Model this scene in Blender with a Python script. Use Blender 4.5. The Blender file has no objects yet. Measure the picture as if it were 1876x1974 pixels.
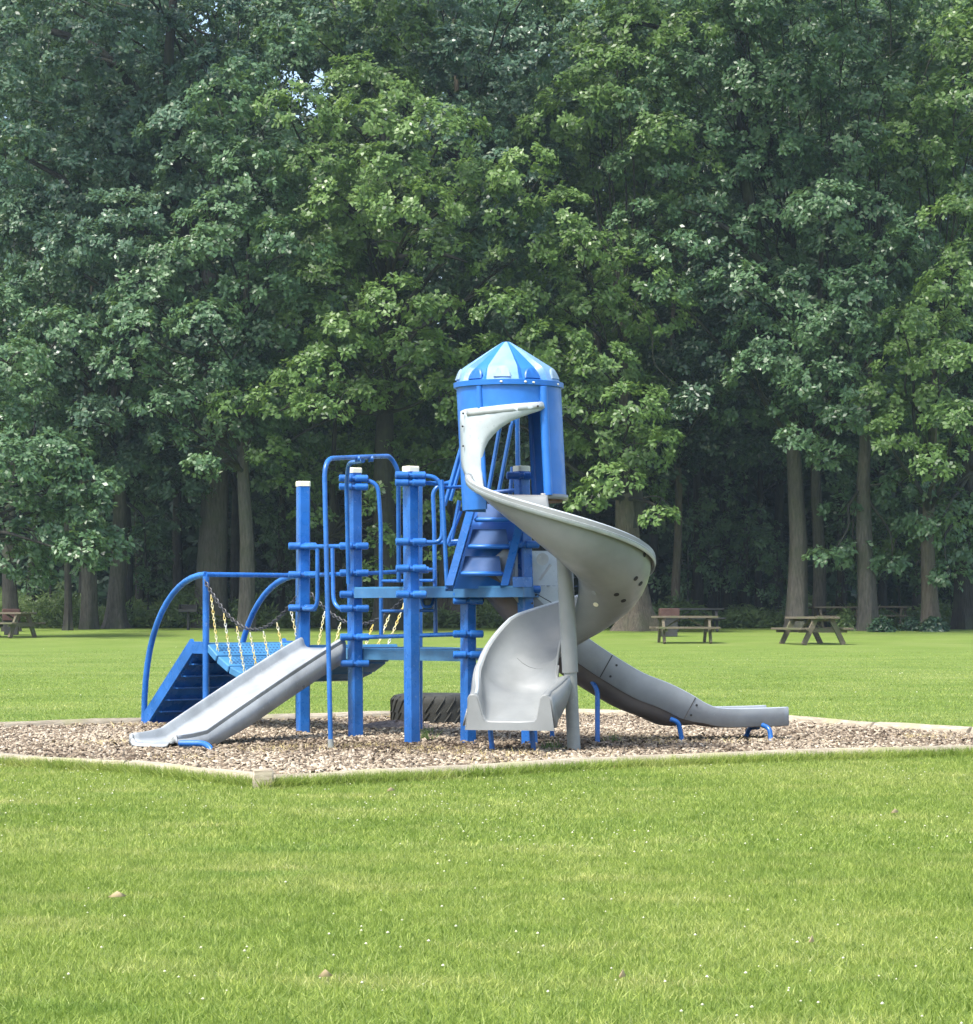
import bpy, math, random
import numpy as np
from mathutils import Vector, Matrix
R = math.radians
PI = math.pi
F, CX, HZ, H = 5200.0, 938.0, 1182.0, 0.973      # lens in pixels of a 1876 wide picture, horizon row, eye height
sc = bpy.context.scene
HAZE = .00032
col = sc.collection

def at(x, y, Y):
    return ((x - CX) * Y / F, Y, H - (y - HZ) * Y / F)
def gnd(x, y):
    Y = H * F / (y - HZ)
    return ((x - CX) * Y / F, Y)
def sstep(a, b, v):
    t = min(1, max(0, (v - a) / (b - a))); return t * t * (3 - 2 * t)
def gz(Y):
    if Y < 72: return 0.0
    if Y < 95: return 0.46 * (Y - 72) / 23
    return 0.46 + 0.016 * (Y - 95)

# ------------------------------------------------------------------ materials
def N(nt, t, **k):
    n = nt.nodes.new(t)
    for a, v in k.items():
        if a in n.inputs: n.inputs[a].default_value = v
        else: setattr(n, a, v)
    return n
def newmat(name):
    m = bpy.data.materials.new(name); m.use_nodes = True
    nt = m.node_tree
    return m, nt, nt.nodes['Principled BSDF']
def ramp(nt, fac, stops):
    r = N(nt, 'ShaderNodeValToRGB')
    el = r.color_ramp.elements
    while len(el) > len(stops): el.remove(el[-1])
    while len(el) < len(stops): el.new(0.5)
    for e, (p, c) in zip(el, stops):
        e.position = p; e.color = (*c, 1) if len(c) == 3 else c
    nt.links.new(fac, r.inputs[0])
    return r.outputs[0]
def noise(nt, scale, detail=3, rough=.5, coord='Object', stretch=None):
    tc = N(nt, 'ShaderNodeTexCoord'); out = tc.outputs[coord]
    if coord == 'World':
        pass
    if stretch:
        mp = N(nt, 'ShaderNodeMapping'); mp.inputs['Scale'].default_value = stretch
        nt.links.new(out, mp.inputs[0]); out = mp.outputs[0]
    n = N(nt, 'ShaderNodeTexNoise'); n.inputs['Scale'].default_value = scale
    n.inputs['Detail'].default_value = detail; n.inputs['Roughness'].default_value = rough
    nt.links.new(out, n.inputs['Vector'])
    return n.outputs[0]
def mix(nt, fac, a, b, mode='MIX'):
    m = N(nt, 'ShaderNodeMix'); m.data_type = 'RGBA'; m.blend_type = mode
    for sock, v in ((0, fac), (6, a), (7, b)):
        if hasattr(v, 'is_linked') or hasattr(v, 'links'): nt.links.new(v, m.inputs[sock])
        elif sock == 0: m.inputs[0].default_value = v
        else: m.inputs[sock].default_value = (*v, 1)
    return m.outputs[2]
def bump(nt, bs, h, strength, dist):
    b = N(nt, 'ShaderNodeBump'); b.inputs['Strength'].default_value = strength; b.inputs['Distance'].default_value = dist
    nt.links.new(h, b.inputs['Height']); nt.links.new(b.outputs[0], bs.inputs['Normal'])

def painted(name, c, rough=.35, var=.25, chip=None, scale=3.0, spec=.5):
    m, nt, b = newmat(name)
    n1 = noise(nt, scale, 4, .6)
    c2 = tuple(min(1, v * (1 + var) + .012) for v in c); c1 = tuple(v * (1 - var) for v in c)
    o = ramp(nt, n1, [(.3, c1), (.7, c2)])
    if chip:
        n2 = noise(nt, 38, 5, .7)
        f = ramp(nt, n2, [(.62, (0, 0, 0)), (.68, (1, 1, 1))])
        o = mix(nt, f, o, chip)
    nt.links.new(o, b.inputs['Base Color'])
    rr = ramp(nt, noise(nt, 9, 3), [(.3, (rough * .8,) * 3), (.7, (min(1, rough * 1.35),) * 3)])
    nt.links.new(rr, b.inputs['Roughness'])
    b.inputs['Specular IOR Level'].default_value = spec
    bump(nt, b, noise(nt, 60, 2), .08, .004)
    return m
M = {}
M['blue'] = painted('blue_paint', (.010, .112, .39), .26, .32, (.10, .2, .45))
M['blue_plastic'] = painted('blue_plastic', (.016, .155, .54), .36, .18)
M['blue_pale'] = painted('pale_blue_plastic', (.17, .33, .58), .5, .35)
M['blue_deck'] = painted('blue_deck_coating', (.035, .17, .34), .45, .3, (.12, .2, .26))
M['blue_tread'] = painted('blue_tread_plastic', (.10, .13, .36), .5, .2)
M['grey_plastic'] = painted('grey_plastic', (.195, .208, .205), .38, .16, None, 2.2)
M['grey_pale'] = painted('pale_grey_plastic', (.40, .45, .47), .42, .14, (.30, .34, .36), 4)
M['grey_slide'] = painted('weathered_grey_plastic', (.33, .355, .36), .34, .28, (.46, .49, .5), 3)
M['grey_wave'] = painted('grey_wave_plastic', (.30, .33, .355), .42, .18, (.34, .37, .4), 3)
M['galv'] = painted('galvanised_steel', (.24, .26, .245), .5, .25, (.33, .34, .3), 5)
M['dark'] = painted('dark_opening', (.012, .012, .014), .8, .2)
M['brown'] = painted('rust_brown_deck', (.10, .045, .03), .7, .3)
M['cap'] = painted('cream_cap', (.80, .76, .56), .5, .1, (.5, .44, .3))
M['chain'] = painted('black_coated_chain', (.05, .05, .055), .4, .3, (.3, .3, .3), 12)
M['rusty'] = painted('rust_red_panel', (.06, .024, .019), .8, .25, (.08, .04, .03))
M['roundel'] = painted('scuffed_roundel', (.24, .34, .45), .6, .3, (.18, .3, .5))
M['navy'] = painted('perforation_shade', (.012, .05, .13), .6, .2)
M['belly'] = painted('shade_painted_slide_underside', (.13, .115, .11), .6, .25)  # shade on the wavy slide's underside, put into the base colour
M['rim_weathered'] = painted('weathered_beam_paint', (.045, .15, .27), .5, .35, (.12, .2, .25))
M['rim_mid'] = painted('dull_beam_paint', (.028, .12, .26), .5, .35, (.1, .17, .24))
M['riser'] = painted('blue_riser_plastic', (.020, .075, .22), .55, .2)
M['black_metal'] = painted('black_metal', (.02, .02, .02), .6, .3)

def mk_yellow():
    m, nt, b = newmat('worn_yellow_chain')
    f = noise(nt, 9, 3, .6)
    o = ramp(nt, f, [(.35, (.72, .50, .06)), (.52, (.70, .64, .36)), (.6, (.62, .64, .6))])
    nt.links.new(o, b.inputs['Base Color']); b.inputs['Roughness'].default_value = .5
    return m
M['yellow'] = mk_yellow()
def mk_rubber():
    m, nt, b = newmat('tyre_rubber')
    o = ramp(nt, noise(nt, 6, 5, .6), [(.3, (.010, .011, .009)), (.75, (.040, .041, .032))])
    nt.links.new(o, b.inputs['Base Color']); b.inputs['Roughness'].default_value = .75
    bump(nt, b, noise(nt, 30, 3), .3, .01)
    return m
M['rubber'] = mk_rubber()
def mk_wood(name, a, bb, scale=(1, 14, 14), moss=None):
    m, nt, b = newmat(name)
    n = noise(nt, 6, 5, .65, stretch=scale)
    o = ramp(nt, n, [(.28, a), (.72, bb)])
    if moss:
        f = ramp(nt, noise(nt, 2.2, 4, .6), [(.52, (0, 0, 0)), (.62, (1, 1, 1))])
        o = mix(nt, f, o, moss)
    nt.links.new(o, b.inputs['Base Color']); b.inputs['Roughness'].default_value = .85
    bump(nt, b, n, .5, .01)
    return m
M['timber'] = mk_wood('weathered_timber', (.20, .165, .115), (.50, .44, .33), (1.2, 9, 9), (.33, .31, .18))
M['table_wood'] = mk_wood('grey_table_wood', (.06, .048, .032), (.17, .145, .098), (1, 8, 8), (.09, .10, .045))
def mk_bark(name, a, bb):
    m, nt, b = newmat(name)
    n = noise(nt, 5, 6, .7, stretch=(3.5, 3.5, .55))
    n2 = noise(nt, .9, 3, .6)
    o = ramp(nt, n, [(.3, a), (.7, bb)])
    o = mix(nt, ramp(nt, n2, [(.45, (0, 0, 0)), (.7, (.6, .6, .6))]), o, (.075, .09, .05))
    nt.links.new(o, b.inputs['Base Color']); b.inputs['Roughness'].default_value = .95
    b.inputs['Specular IOR Level'].default_value = .15
    bump(nt, b, n, .9, .06)
    return m
M['bark'] = mk_bark('oak_bark', (.045, .042, .037), (.135, .125, .108))
M['bark_warm'] = mk_bark('warm_bark', (.06, .05, .038), (.165, .142, .11))
M['bark_dark'] = mk_bark('dark_bark', (.018, .018, .016), (.055, .052, .046))

def mk_leaf(name, c_lo, c_mid, c_hi, trans=.28, rough=.42):
    m, nt, b = newmat(name)
    a = N(nt, 'ShaderNodeAttribute'); a.attribute_name = 'tint'
    sep = N(nt, 'ShaderNodeSeparateColor'); nt.links.new(a.outputs['Color'], sep.inputs[0])
    o = ramp(nt, sep.outputs[0], [(0, c_lo), (.5, c_mid), (.93, c_hi), (.965, (.24, .30, .20)), (1, (.32, .38, .27))])
    nt.links.new(o, b.inputs['Base Color']); b.inputs['Roughness'].default_value = rough
    b.inputs['Specular IOR Level'].default_value = .55
    tr = N(nt, 'ShaderNodeBsdfTranslucent')
    bright = mix(nt, .5, o, (.16, .24, .03)); nt.links.new(bright, tr.inputs[0])
    mx = N(nt, 'ShaderNodeMixShader'); mx.inputs[0].default_value = trans
    nt.links.new(b.outputs[0], mx.inputs[1]); nt.links.new(tr.outputs[0], mx.inputs[2])
    nt.links.new(mx.outputs[0], nt.nodes['Material Output'].inputs[0])
    return m
M['leaf_light'] = mk_leaf('light_oak_leaf', (.092, .172, .050), (.172, .292, .085), (.27, .40, .14), .5, .36)
M['leaf_mid'] = mk_leaf('oak_leaf', (.054, .118, .055), (.102, .195, .090), (.175, .29, .14), .40, .34)
M['leaf_blue'] = mk_leaf('bluish_oak_leaf', (.042, .098, .062), (.082, .158, .096), (.15, .245, .145), .36, .34)
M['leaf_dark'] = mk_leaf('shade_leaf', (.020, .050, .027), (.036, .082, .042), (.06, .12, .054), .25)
M['weed'] = mk_leaf('undergrowth_leaf', (.075, .13, .04), (.13, .20, .06), (.21, .28, .10), .4, .6)

def grass_color(nt):
    big = noise(nt, .35, 4, .6)
    o = ramp(nt, big, [(.28, (.130, .200, .033)), (.5, (.185, .252, .052)), (.72, (.250, .298, .085))])
    med = noise(nt, 1.7, 4, .65, stretch=(.55, 1.3, 1))
    o = mix(nt, ramp(nt, med, [(.52, (0, 0, 0)), (.76, (.65, .65, .65))]), o, (.36, .37, .14))
    med2 = noise(nt, 1.1, 3, .6, stretch=(.7, 1.6, 1))
    o = mix(nt, ramp(nt, med2, [(.27, (.6, .6, .6)), (.42, (0, 0, 0))]), o, (.105, .19, .03))
    return o
def mk_grass_ground():
    m, nt, b = newmat('lawn_ground')
    o = mix(nt, 1.0, grass_color(nt), (.76, .79, .80), 'MULTIPLY')
    band = noise(nt, .5, 2, .5, stretch=(.06, 1.0, 1))
    o = mix(nt, ramp(nt, band, [(.35, (.55,) * 3), (.65, (0, 0, 0))]), o, (.145, .225, .036))
    fine = noise(nt, 42, 5, .8, stretch=(1, .5, 1))
    o = mix(nt, .6, o, ramp(nt, fine, [(.3, (.55, .55, .5)), (.7, (1.3, 1.3, 1.25))]), 'MULTIPLY')
    nt.links.new(o, b.inputs['Base Color']); b.inputs['Roughness'].default_value = .9
    b.inputs['Specular IOR Level'].default_value = .15
    bump(nt, b, fine, .6, .03)
    return m
M['lawn'] = mk_grass_ground()
def mk_blade():
    m, nt, b = newmat('grass_blade')
    o = grass_color(nt)
    a = N(nt, 'ShaderNodeAttribute'); a.attribute_name = 'tint'
    sep = N(nt, 'ShaderNodeSeparateColor'); nt.links.new(a.outputs['Color'], sep.inputs[0])
    t = ramp(nt, sep.outputs[0], [(0, (.9, .94, .8)), (.5, (1.4, 1.3, 1.25)), (.92, (1.9, 1.65, 2.1)), (.96, (2.0, 1.7, 2.9)), (1, (2.2, 1.8, 3.4))])
    o = mix(nt, 1.0, o, t, 'MULTIPLY')
    tuft = noise(nt, 7, 4, .7)
    o = mix(nt, 1.0, o, ramp(nt, tuft, [(.32, (.74, .82, .7)), (.5, (1.05, 1.08, 1)), (.7, (1.35, 1.3, 1.3))]), 'MULTIPLY')
    nt.links.new(o, b.inputs['Base Color']); b.inputs['Roughness'].default_value = .5
    b.inputs['Specular IOR Level'].default_value = .3
    tr = N(nt, 'ShaderNodeBsdfTranslucent'); nt.links.new(o, tr.inputs[0])
    mx = N(nt, 'ShaderNodeMixShader'); mx.inputs[0].default_value = .45
    nt.links.new(b.outputs[0], mx.inputs[1]); nt.links.new(tr.outputs[0], mx.inputs[2])
    nt.links.new(mx.outputs[0], nt.nodes['Material Output'].inputs[0])
    return m
M['blade'] = mk_blade()
def mk_tinted(name, stops, rough=.85):
    m, nt, b = newmat(name)
    a = N(nt, 'ShaderNodeAttribute'); a.attribute_name = 'tint'
    sep = N(nt, 'ShaderNodeSeparateColor'); nt.links.new(a.outputs['Color'], sep.inputs[0])
    nt.links.new(ramp(nt, sep.outputs[0], stops), b.inputs['Base Color'])
    b.inputs['Roughness'].default_value = rough; b.inputs['Specular IOR Level'].default_value = .2
    return m
M['chip'] = mk_tinted('wood_chip', [(0, (.045, .032, .021)), (.25, (.145, .110, .076)), (.55, (.30, .245, .178)), (.85, (.49, .42, .315)), (1, (.64, .56, .42))])
M['straw'] = mk_tinted('dry_straw', [(0, (.30, .26, .10)), (.5, (.55, .44, .20)), (1, (.70, .60, .34))])
M['clover'] = mk_tinted('clover_flower', [(0, (.42, .46, .26)), (1, (.72, .70, .52))])
M['dryleaf'] = painted('dry_fallen_leaf', (.50, .38, .22), .7, .3)
def mk_mulch():
    m, nt, b = newmat('mulch_ground')
    f = noise(nt, 26, 5, .75)
    o = ramp(nt, f, [(.3, (.07, .052, .042)), (.5, (.21, .165, .135)), (.7, (.36, .29, .24))])
    nt.links.new(o, b.inputs['Base Color']); b.inputs['Roughness'].default_value = .95
    bump(nt, b, f, .9, .03)
    return m
M['mulch'] = mk_mulch()

# ------------------------------------------------------------------ mesh helper
class MB:
    def __init__(s): s.v = []; s.f = []; s.mi = []; s.cur = 0
    def add(s, vs, fs):
        o = len(s.v); s.v += [tuple(v) for v in vs]
        s.f += [tuple(i + o for i in f) for f in fs]; s.mi += [s.cur] * len(fs)
    def box(s, c, d, rot=0, bev=0.0, tilt=None):
        x, y, z = d[0] / 2, d[1] / 2, d[2] / 2
        if bev:
            b = min(bev, x * .9, y * .9, z * .9)
            pts = []
            for sx in (-1, 1):
                for sy in (-1, 1):
                    for sz in (-1, 1):
                        pts += [(sx * x, sy * (y - b), sz * (z - b)), (sx * (x - b), sy * y, sz * (z - b)), (sx * (x - b), sy * (y - b), sz * z)]
            import bmesh
            bm = bmesh.new()
            for p in pts: bm.verts.new(p)
            bmesh.ops.convex_hull(bm, input=bm.verts)
            bm.verts.ensure_lookup_table(); bm.verts.index_update()
            vs = [v.co.copy() for v in bm.verts]; fs = [tuple(v.index for v in f.verts) for f in bm.faces]
            bm.free()
        else:
            vs = [Vector((a * x, b_ * y, c_ * z)) for a in (-1, 1) for b_ in (-1, 1) for c_ in (-1, 1)]
            fs = [(0, 1, 3, 2), (4, 6, 7, 5), (0, 4, 5, 1), (2, 3, 7, 6), (0, 2, 6, 4), (1, 5, 7, 3)]
        m = Matrix.Rotation(rot, 3, 'Z')
        if tilt is not None: m = m @ tilt
        s.add([m @ Vector(v) + Vector(c) for v in vs], fs)
    def tube(s, pts, r, n=10, cap=True, r2=None):
        pts = [Vector(p) for p in pts]; k = len(pts); rings = []
        up = Vector((0, 0, 1)); prev = None
        for i, p in enumerate(pts):
            t = (pts[min(i + 1, k - 1)] - pts[max(i - 1, 0)]).normalized()
            if prev is None:
                a = t.cross(up if abs(t.z) < .9 else Vector((1, 0, 0))).normalized()
            else:
                a = (prev - t * prev.dot(t)).normalized()
            prev = a; b = t.cross(a)
            rr = r[i] if isinstance(r, (list, tuple)) else (r if r2 is None else r + (r2 - r) * i / (k - 1))
            rings.append([p + (a * math.cos(q * 2 * PI / n) + b * math.sin(q * 2 * PI / n)) * rr for q in range(n)])
        vs = [v for g in rings for v in g]; fs = []
        for i in range(k - 1):
            for q in range(n):
                q2 = (q + 1) % n
                fs.append((i * n + q, i * n + q2, (i + 1) * n + q2, (i + 1) * n + q))
        if cap:
            fs.append(tuple(range(n))[::-1]); fs.append(tuple((k - 1) * n + q for q in range(n)))
        s.add(vs, fs)
    def prism(s, poly, z0, z1):
        n = len(poly)
        s.add([(x, y, z0) for x, y in poly] + [(x, y, z1) for x, y in poly],
              [tuple(range(n))[::-1], tuple(range(n, 2 * n))] + [(i, (i + 1) % n, n + (i + 1) % n, n + i) for i in range(n)])
    def grid(s, rows, close=False):
        k = len(rows); n = len(rows[0])
        s.add([v for r_ in rows for v in r_], [(i * n + j, i * n + (j + 1) % n, (i + 1) * n + (j + 1) % n, (i + 1) * n + j)
              for i in range(k - 1) for j in range(n if close else n - 1)])
    def build(s, name, mats, parent=None, smooth=True, angle=38, thick=0, off=-1):
        me = bpy.data.meshes.new(name)
        root = Vector((0, 0, 0)); p = parent
        while p is not None: root += Vector(p.location); p = p.parent
        me.from_pydata([tuple(Vector(v) - root) for v in s.v], [], s.f); me.validate()
        if not isinstance(mats, (list, tuple)): mats = [mats]
        for m in mats: me.materials.append(m)
        if len(mats) > 1 and len(me.polygons) == len(s.mi): me.polygons.foreach_set('material_index', s.mi)
        o = bpy.data.objects.new(name, me); col.objects.link(o); o.parent = parent
        import bmesh
        bm = bmesh.new(); bm.from_mesh(me)
        bmesh.ops.recalc_face_normals(bm, faces=bm.faces)
        bm.to_mesh(me); bm.free()
        if smooth:
            me.polygons.foreach_set('use_smooth', [True] * len(me.polygons))
            try: me.set_sharp_from_angle(angle=R(angle))
            except Exception: pass
        if thick:
            md = o.modifiers.new('thickness', 'SOLIDIFY'); md.thickness = thick; md.offset = off
        return o
def arc_path(pts, rad, n=6):
    """polyline with rounded corners"""
    pts = [Vector(p) for p in pts]; out = [pts[0]]
    for i in range(1, len(pts) - 1):
        a, b, c = pts[i - 1], pts[i], pts[i + 1]
        r = min(rad, (a - b).length * .49, (c - b).length * .49)
        p0 = b + (a - b).normalized() * r; p1 = b + (c - b).normalized() * r
        for k in range(n + 1):
            t = k / n; out.append(p0 * (1 - t) ** 2 + b * 2 * t * (1 - t) + p1 * t * t)
    out.append(pts[-1]); return out
def smooth_path(pts, n=6):
    pts = [Vector(p) for p in pts]; P = [pts[0]] + pts + [pts[-1]]; out = []
    for i in range(1, len(P) - 2):
        for k in range(n):
            t = k / n; a, b, c, d = P[i - 1:i + 3]
            out.append(.5 * ((2 * b) + (c - a) * t + (2 * a - 5 * b + 4 * c - d) * t * t + (3 * b - a - 3 * c + d) * t ** 3))
    out.append(pts[-1]); return out
def tag(o, label, cat=None, group=None, kind=None):
    if label: o['label'] = label
    if cat: o['category'] = cat
    if group: o['group'] = group
    if kind: o['kind'] = kind
    return o
def empty(name, loc, label, cat, group=None):
    o = bpy.data.objects.new(name, None); col.objects.link(o); o.location = loc
    o.empty_display_size = .3
    return tag(o, label, cat, group)
def np_mesh(name, V, Fc, mat, tint=None, parent=None, k=4, smooth=False):
    me = bpy.data.meshes.new(name)
    nf = len(Fc)
    me.vertices.add(len(V)); me.vertices.foreach_set('co', np.asarray(V, np.float32).ravel())
    me.loops.add(nf * k); me.loops.foreach_set('vertex_index', np.asarray(Fc, np.int32).ravel())
    me.polygons.add(nf); me.polygons.foreach_set('loop_start', np.arange(0, nf * k, k, dtype=np.int32))
    me.polygons.foreach_set('loop_total', np.full(nf, k, np.int32))
    if tint is not None:
        at_ = me.attributes.new('tint', 'FLOAT_COLOR', 'FACE')
        c = np.ones((nf, 4), np.float32); c[:, :3] = np.asarray(tint)[:, None]
        at_.data.foreach_set('color', c.ravel())
    me.materials.append(mat); me.update(calc_edges=True)
    if smooth: me.polygons.foreach_set('use_smooth', [True] * nf)
    o = bpy.data.objects.new(name, me); col.objects.link(o); o.parent = parent
    return o

# ------------------------------------------------------------------ camera, light
cam = bpy.data.cameras.new('camera'); co = bpy.data.objects.new('camera', cam); col.objects.link(co)
co.location = (0, 0, H); co.rotation_euler = (R(90), 0, 0)
cam.sensor_fit = 'HORIZONTAL'; cam.sensor_width = 36; cam.lens = 36 * F / 1876
cam.shift_x = 0; cam.shift_y = (HZ - 987) / 1876
cam.clip_end = 2000; cam.clip_start = .1
sc.camera = co
SUN = Vector((-.34, -.40, .85)).normalized()
w = bpy.data.worlds.new('World'); sc.world = w; w.use_nodes = True
sky = w.node_tree.nodes.new('ShaderNodeTexSky'); sky.sky_type = 'NISHITA'; sky.sun_disc = False
sky.sun_elevation = math.asin(SUN.z); sky.sun_rotation = math.atan2(SUN.x, SUN.y)
sky.dust_density = 3.0; sky.air_density = 1.0
bg = w.node_tree.nodes['Background']; bg.inputs[1].default_value = .15
w.node_tree.links.new(sky.outputs[0], bg.inputs[0])
sl = bpy.data.lights.new('sun', 'SUN'); so = bpy.data.objects.new('sun', sl); col.objects.link(so)
sl.energy = 2.25; sl.angle = R(10); sl.color = (1, .965, .90)
so.rotation_euler = SUN.to_track_quat('Z', 'Y').to_euler(); so.location = (0, 0, 60)
sc.view_settings.view_transform = 'Standard'; sc.view_settings.look = 'None'
sc.view_settings.exposure = 1.36; sc.view_settings.gamma = 1
sc.cycles.max_bounces = 6; sc.cycles.transparent_max_bounces = 4
sc.cycles.use_denoising = True
sc.cycles.volume_bounces = 0

# ------------------------------------------------------------------ ground
b = MB()
xs = [-220, -120, -60, -30, -15, -8, -4, 0, 4, 8, 15, 30, 60, 120, 220]
ys = [-40, -10, 0, 5, 10, 15, 20, 30, 45, 60, 72, 80, 88, 95, 110, 130, 170, 260, 420]
b.grid([[(x, y, gz(y) if y > 0 else 0) for x in xs] for y in ys])
g = b.build('lawn', M['lawn']); tag(g, None, None, None, 'structure')
# mulch pad outline (world)
front = [(-330, 1440), (0, 1463), (250, 1477), (512, 1506), (825, 1491), (1200, 1468), (1530, 1455), (1876, 1445), (2300, 1434)]
back = [(2300, 1429), (1876, 1414), (1690, 1404), (1525, 1390), (1200, 1378), (905, 1375), (640, 1385), (270, 1394), (0, 1403), (-330, 1412)]
FR = [gnd(x, y + 12) for x, y in front]; BK = [gnd(x, y + 5) for x, y in back]
PAD = FR + BK
b = MB(); n = len(PAD)
b.add([(x, y, .006) for x, y in PAD], [tuple(range(n))])
mp = b.build('mulch_bed', M['mulch'], smooth=False)
import bmesh
bm = bmesh.new(); bm.from_mesh(mp.data); bmesh.ops.triangulate(bm, faces=bm.faces); bm.to_mesh(mp.data); bm.free()
tag(mp, None, None, None, 'structure')
PA = np.array(PAD)
def inside(px, py, poly=PA):
    c = np.zeros(len(px), bool); j = len(poly) - 1
    for i in range(len(poly)):
        xi, yi = poly[i]; xj, yj = poly[j]
        hit = ((yi > py) != (yj > py)) & (px < (xj - xi) * (py - yi) / (yj - yi + 1e-9) + xi)
        c ^= hit; j = i
    return c
# timbers round the bed
tl_f = ['leftmost front timber running out of the picture on the left', 'front timber in the grass below the straight slide exit, second from left',
        'front timber whose squared end butts the near corner of the bed', 'pale front timber between the near corner and the dark joint',
        'pale front timber right of the dark joint, below the spiral slide', 'front timber below the exit of the wavy slide',
        'front timber right of the wavy slide, partly overgrown', 'rightmost front timber running out of the picture on the right']
tl_b = ['rightmost back timber outside the wavy slide', 'back timber at the right edge of the picture', 'back timber just right of the wavy slide exit', 'back timber behind the wavy slide exit',
        'back timber behind the spiral slide pole', 'back timber behind the tyre and the middle posts', 'back timber behind the left deck post', 'back timber left of the climbing arch',
        'leftmost back timber running out of the picture']
rng = random.Random(5)
def timber(p, q, label):
    p, q = Vector(p), Vector(q); d = q - p; L = d.length; a = math.atan2(d.y, d.x)
    b = MB(); w_, h_ = .12, .072
    prof = [(-w_ / 2, -.03), (-w_ / 2, h_ - .035), (-w_ / 2 + .03, h_), (w_ / 2 - .03, h_), (w_ / 2, h_ - .035), (w_ / 2, -.03)]
    k = max(3, int(L / .35)); rows = []
    for i in range(k + 1):
        t = i / k; x = .012 + t * (L - .024)
        j = [rng.uniform(-.006, .006) for _ in prof]
        rows.append([(x, y + j[m] * .6, z + j[m]) for m, (y, z) in enumerate(prof)])
    rot = Matrix.Rotation(a, 3, 'Z')
    b.grid(rows, True); n = len(prof)
    b.f.append(tuple(range(n))); b.mi.append(0); b.f.append(tuple(k * n + i for i in range(n))[::-1]); b.mi.append(0)
    o = b.build('landscape_timber', M['timber'], angle=50)
    o.location = (p.x, p.y, 0); o.rotation_euler = (0, 0, a)
    tag(o, label, 'timber', 'timbers edging the wood chip bed')
for i in range(len(FR) - 1): timber(FR[i], FR[i + 1], 'weathered ' + tl_f[i])
for i in range(len(BK) - 1): timber(BK[i], BK[i + 1], 'weathered ' + tl_b[i])
# squared stub end at the near corner
x0, y0 = FR[3]
b = MB(); b.box((x0 - .005, y0 - .115, .045), (.115, .085, .13), R(6), .01)
o = b.build('timber_stub', M['timber']); tag(o, 'short grey squared timber stub at the near corner of the bed', 'timber')

# wood chips
rs = np.random.default_rng(3)
def scatter_pad(n, ybias=False):
    X = rs.uniform(-6.2, 6.4, n * 3); Y = rs.uniform(15.2, 26.6, n * 3)
    vis = (abs(X) < .185 * Y + .8)
    k = inside(X, Y) & vis
    return X[k][:n], Y[k][:n]
X, Y = scatter_pad(95000)
n = len(X); L = rs.uniform(.012, .042, n); W = L * rs.uniform(.25, .6, n); T = rs.uniform(.004, .011, n)
ang = rs.uniform(0, 2 * PI, n); ti = rs.normal(0, .38, n); Z = .006 + np.abs(rs.normal(.005, .011, n))
cube = np.array([(a, b_, c) for a in (-1, 1) for b_ in (-1, 1) for c in (-1, 1)], float) * .5
P = cube[None] * np.stack([L, W, T], 1)[:, None]
ct, st = np.cos(ti)[:, None], np.sin(ti)[:, None]
P = np.stack([P[..., 0] * ct - P[..., 2] * st, P[..., 1], P[..., 0] * st + P[..., 2] * ct], -1)
ca, sa = np.cos(ang)[:, None], np.sin(ang)[:, None]
P = np.stack([P[..., 0] * ca - P[..., 1] * sa + X[:, None], P[..., 0] * sa + P[..., 1] * ca + Y[:, None], P[..., 2] + Z[:, None] + .004], -1)
fq = np.array([(0, 1, 3, 2), (4, 6, 7, 5), (0, 4, 5, 1), (2, 3, 7, 6), (1, 5, 7, 3)])
Fq = (fq[None] + (np.arange(n) * 8)[:, None, None]).reshape(-1, 4)
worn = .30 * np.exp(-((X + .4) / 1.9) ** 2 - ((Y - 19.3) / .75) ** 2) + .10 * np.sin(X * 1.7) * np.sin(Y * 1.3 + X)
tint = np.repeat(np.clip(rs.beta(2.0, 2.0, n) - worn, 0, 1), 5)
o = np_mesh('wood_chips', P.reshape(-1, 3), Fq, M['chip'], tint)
tag(o, 'loose tan and grey wood chips covering the play bed', 'wood chips', None, 'stuff')

# grass blades
def blades(name, X, Y, h, wdt, lean, mat, zf=None, tint=None):
    n = len(X); a = rs.uniform(0, 2 * PI, n); la = rs.uniform(0, 2 * PI, n); ln = np.abs(rs.normal(0, lean, n)) * h
    z = np.array([gz(v) for v in Y]) if zf is None else zf
    ca, sa = np.cos(a) * wdt / 2, np.sin(a) * wdt / 2
    V = np.stack([np.stack([X - ca, Y - sa, z], -1), np.stack([X + ca, Y + sa, z], -1),
                  np.stack([X + np.cos(la) * ln, Y + np.sin(la) * ln, z + h], -1)], 1)
    Fc = np.arange(n * 3).reshape(-1, 3)
    return np_mesh(name, V.reshape(-1, 3), Fc, mat, rs.random(n) if tint is None else tint, k=3)
def lawn_pts(n, y0, y1, mx=1.2):
    Y = np.sqrt(rs.uniform(y0 * y0, y1 * y1, int(n * 1.3))); X = rs.uniform(-1, 1, len(Y)) * (.185 * Y + mx)
    k = ~inside(X, Y); return X[k][:n], Y[k][:n]
XX, YY, HH, WW = [], [], [], []
for n_, y0, y1, h, wd in ((330000, 5.6, 11, .021, .0040), (260000, 11, 18.5, .022, .0060), (210000, 18.5, 46, .020, .0085), (120000, 30, 74, .018, .012)):
    X, Y = lawn_pts(n_, y0, y1)
    if y0 == 30: k = rs.random(len(X)) < np.clip((Y - 30) / 14, 0, 1) * np.clip((74 - Y) / 30, 0, 1); X, Y = X[k], Y[k]
    if y0 == 18.5: k = rs.random(len(X)) < np.clip((46 - Y) / 20, 0, 1); X, Y = X[k], Y[k]
    XX.append(X); YY.append(Y); HH.append(h * rs.uniform(.45, 1.35, len(X))); WW.append(wd * rs.uniform(.6, 1.4, len(X)))
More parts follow.
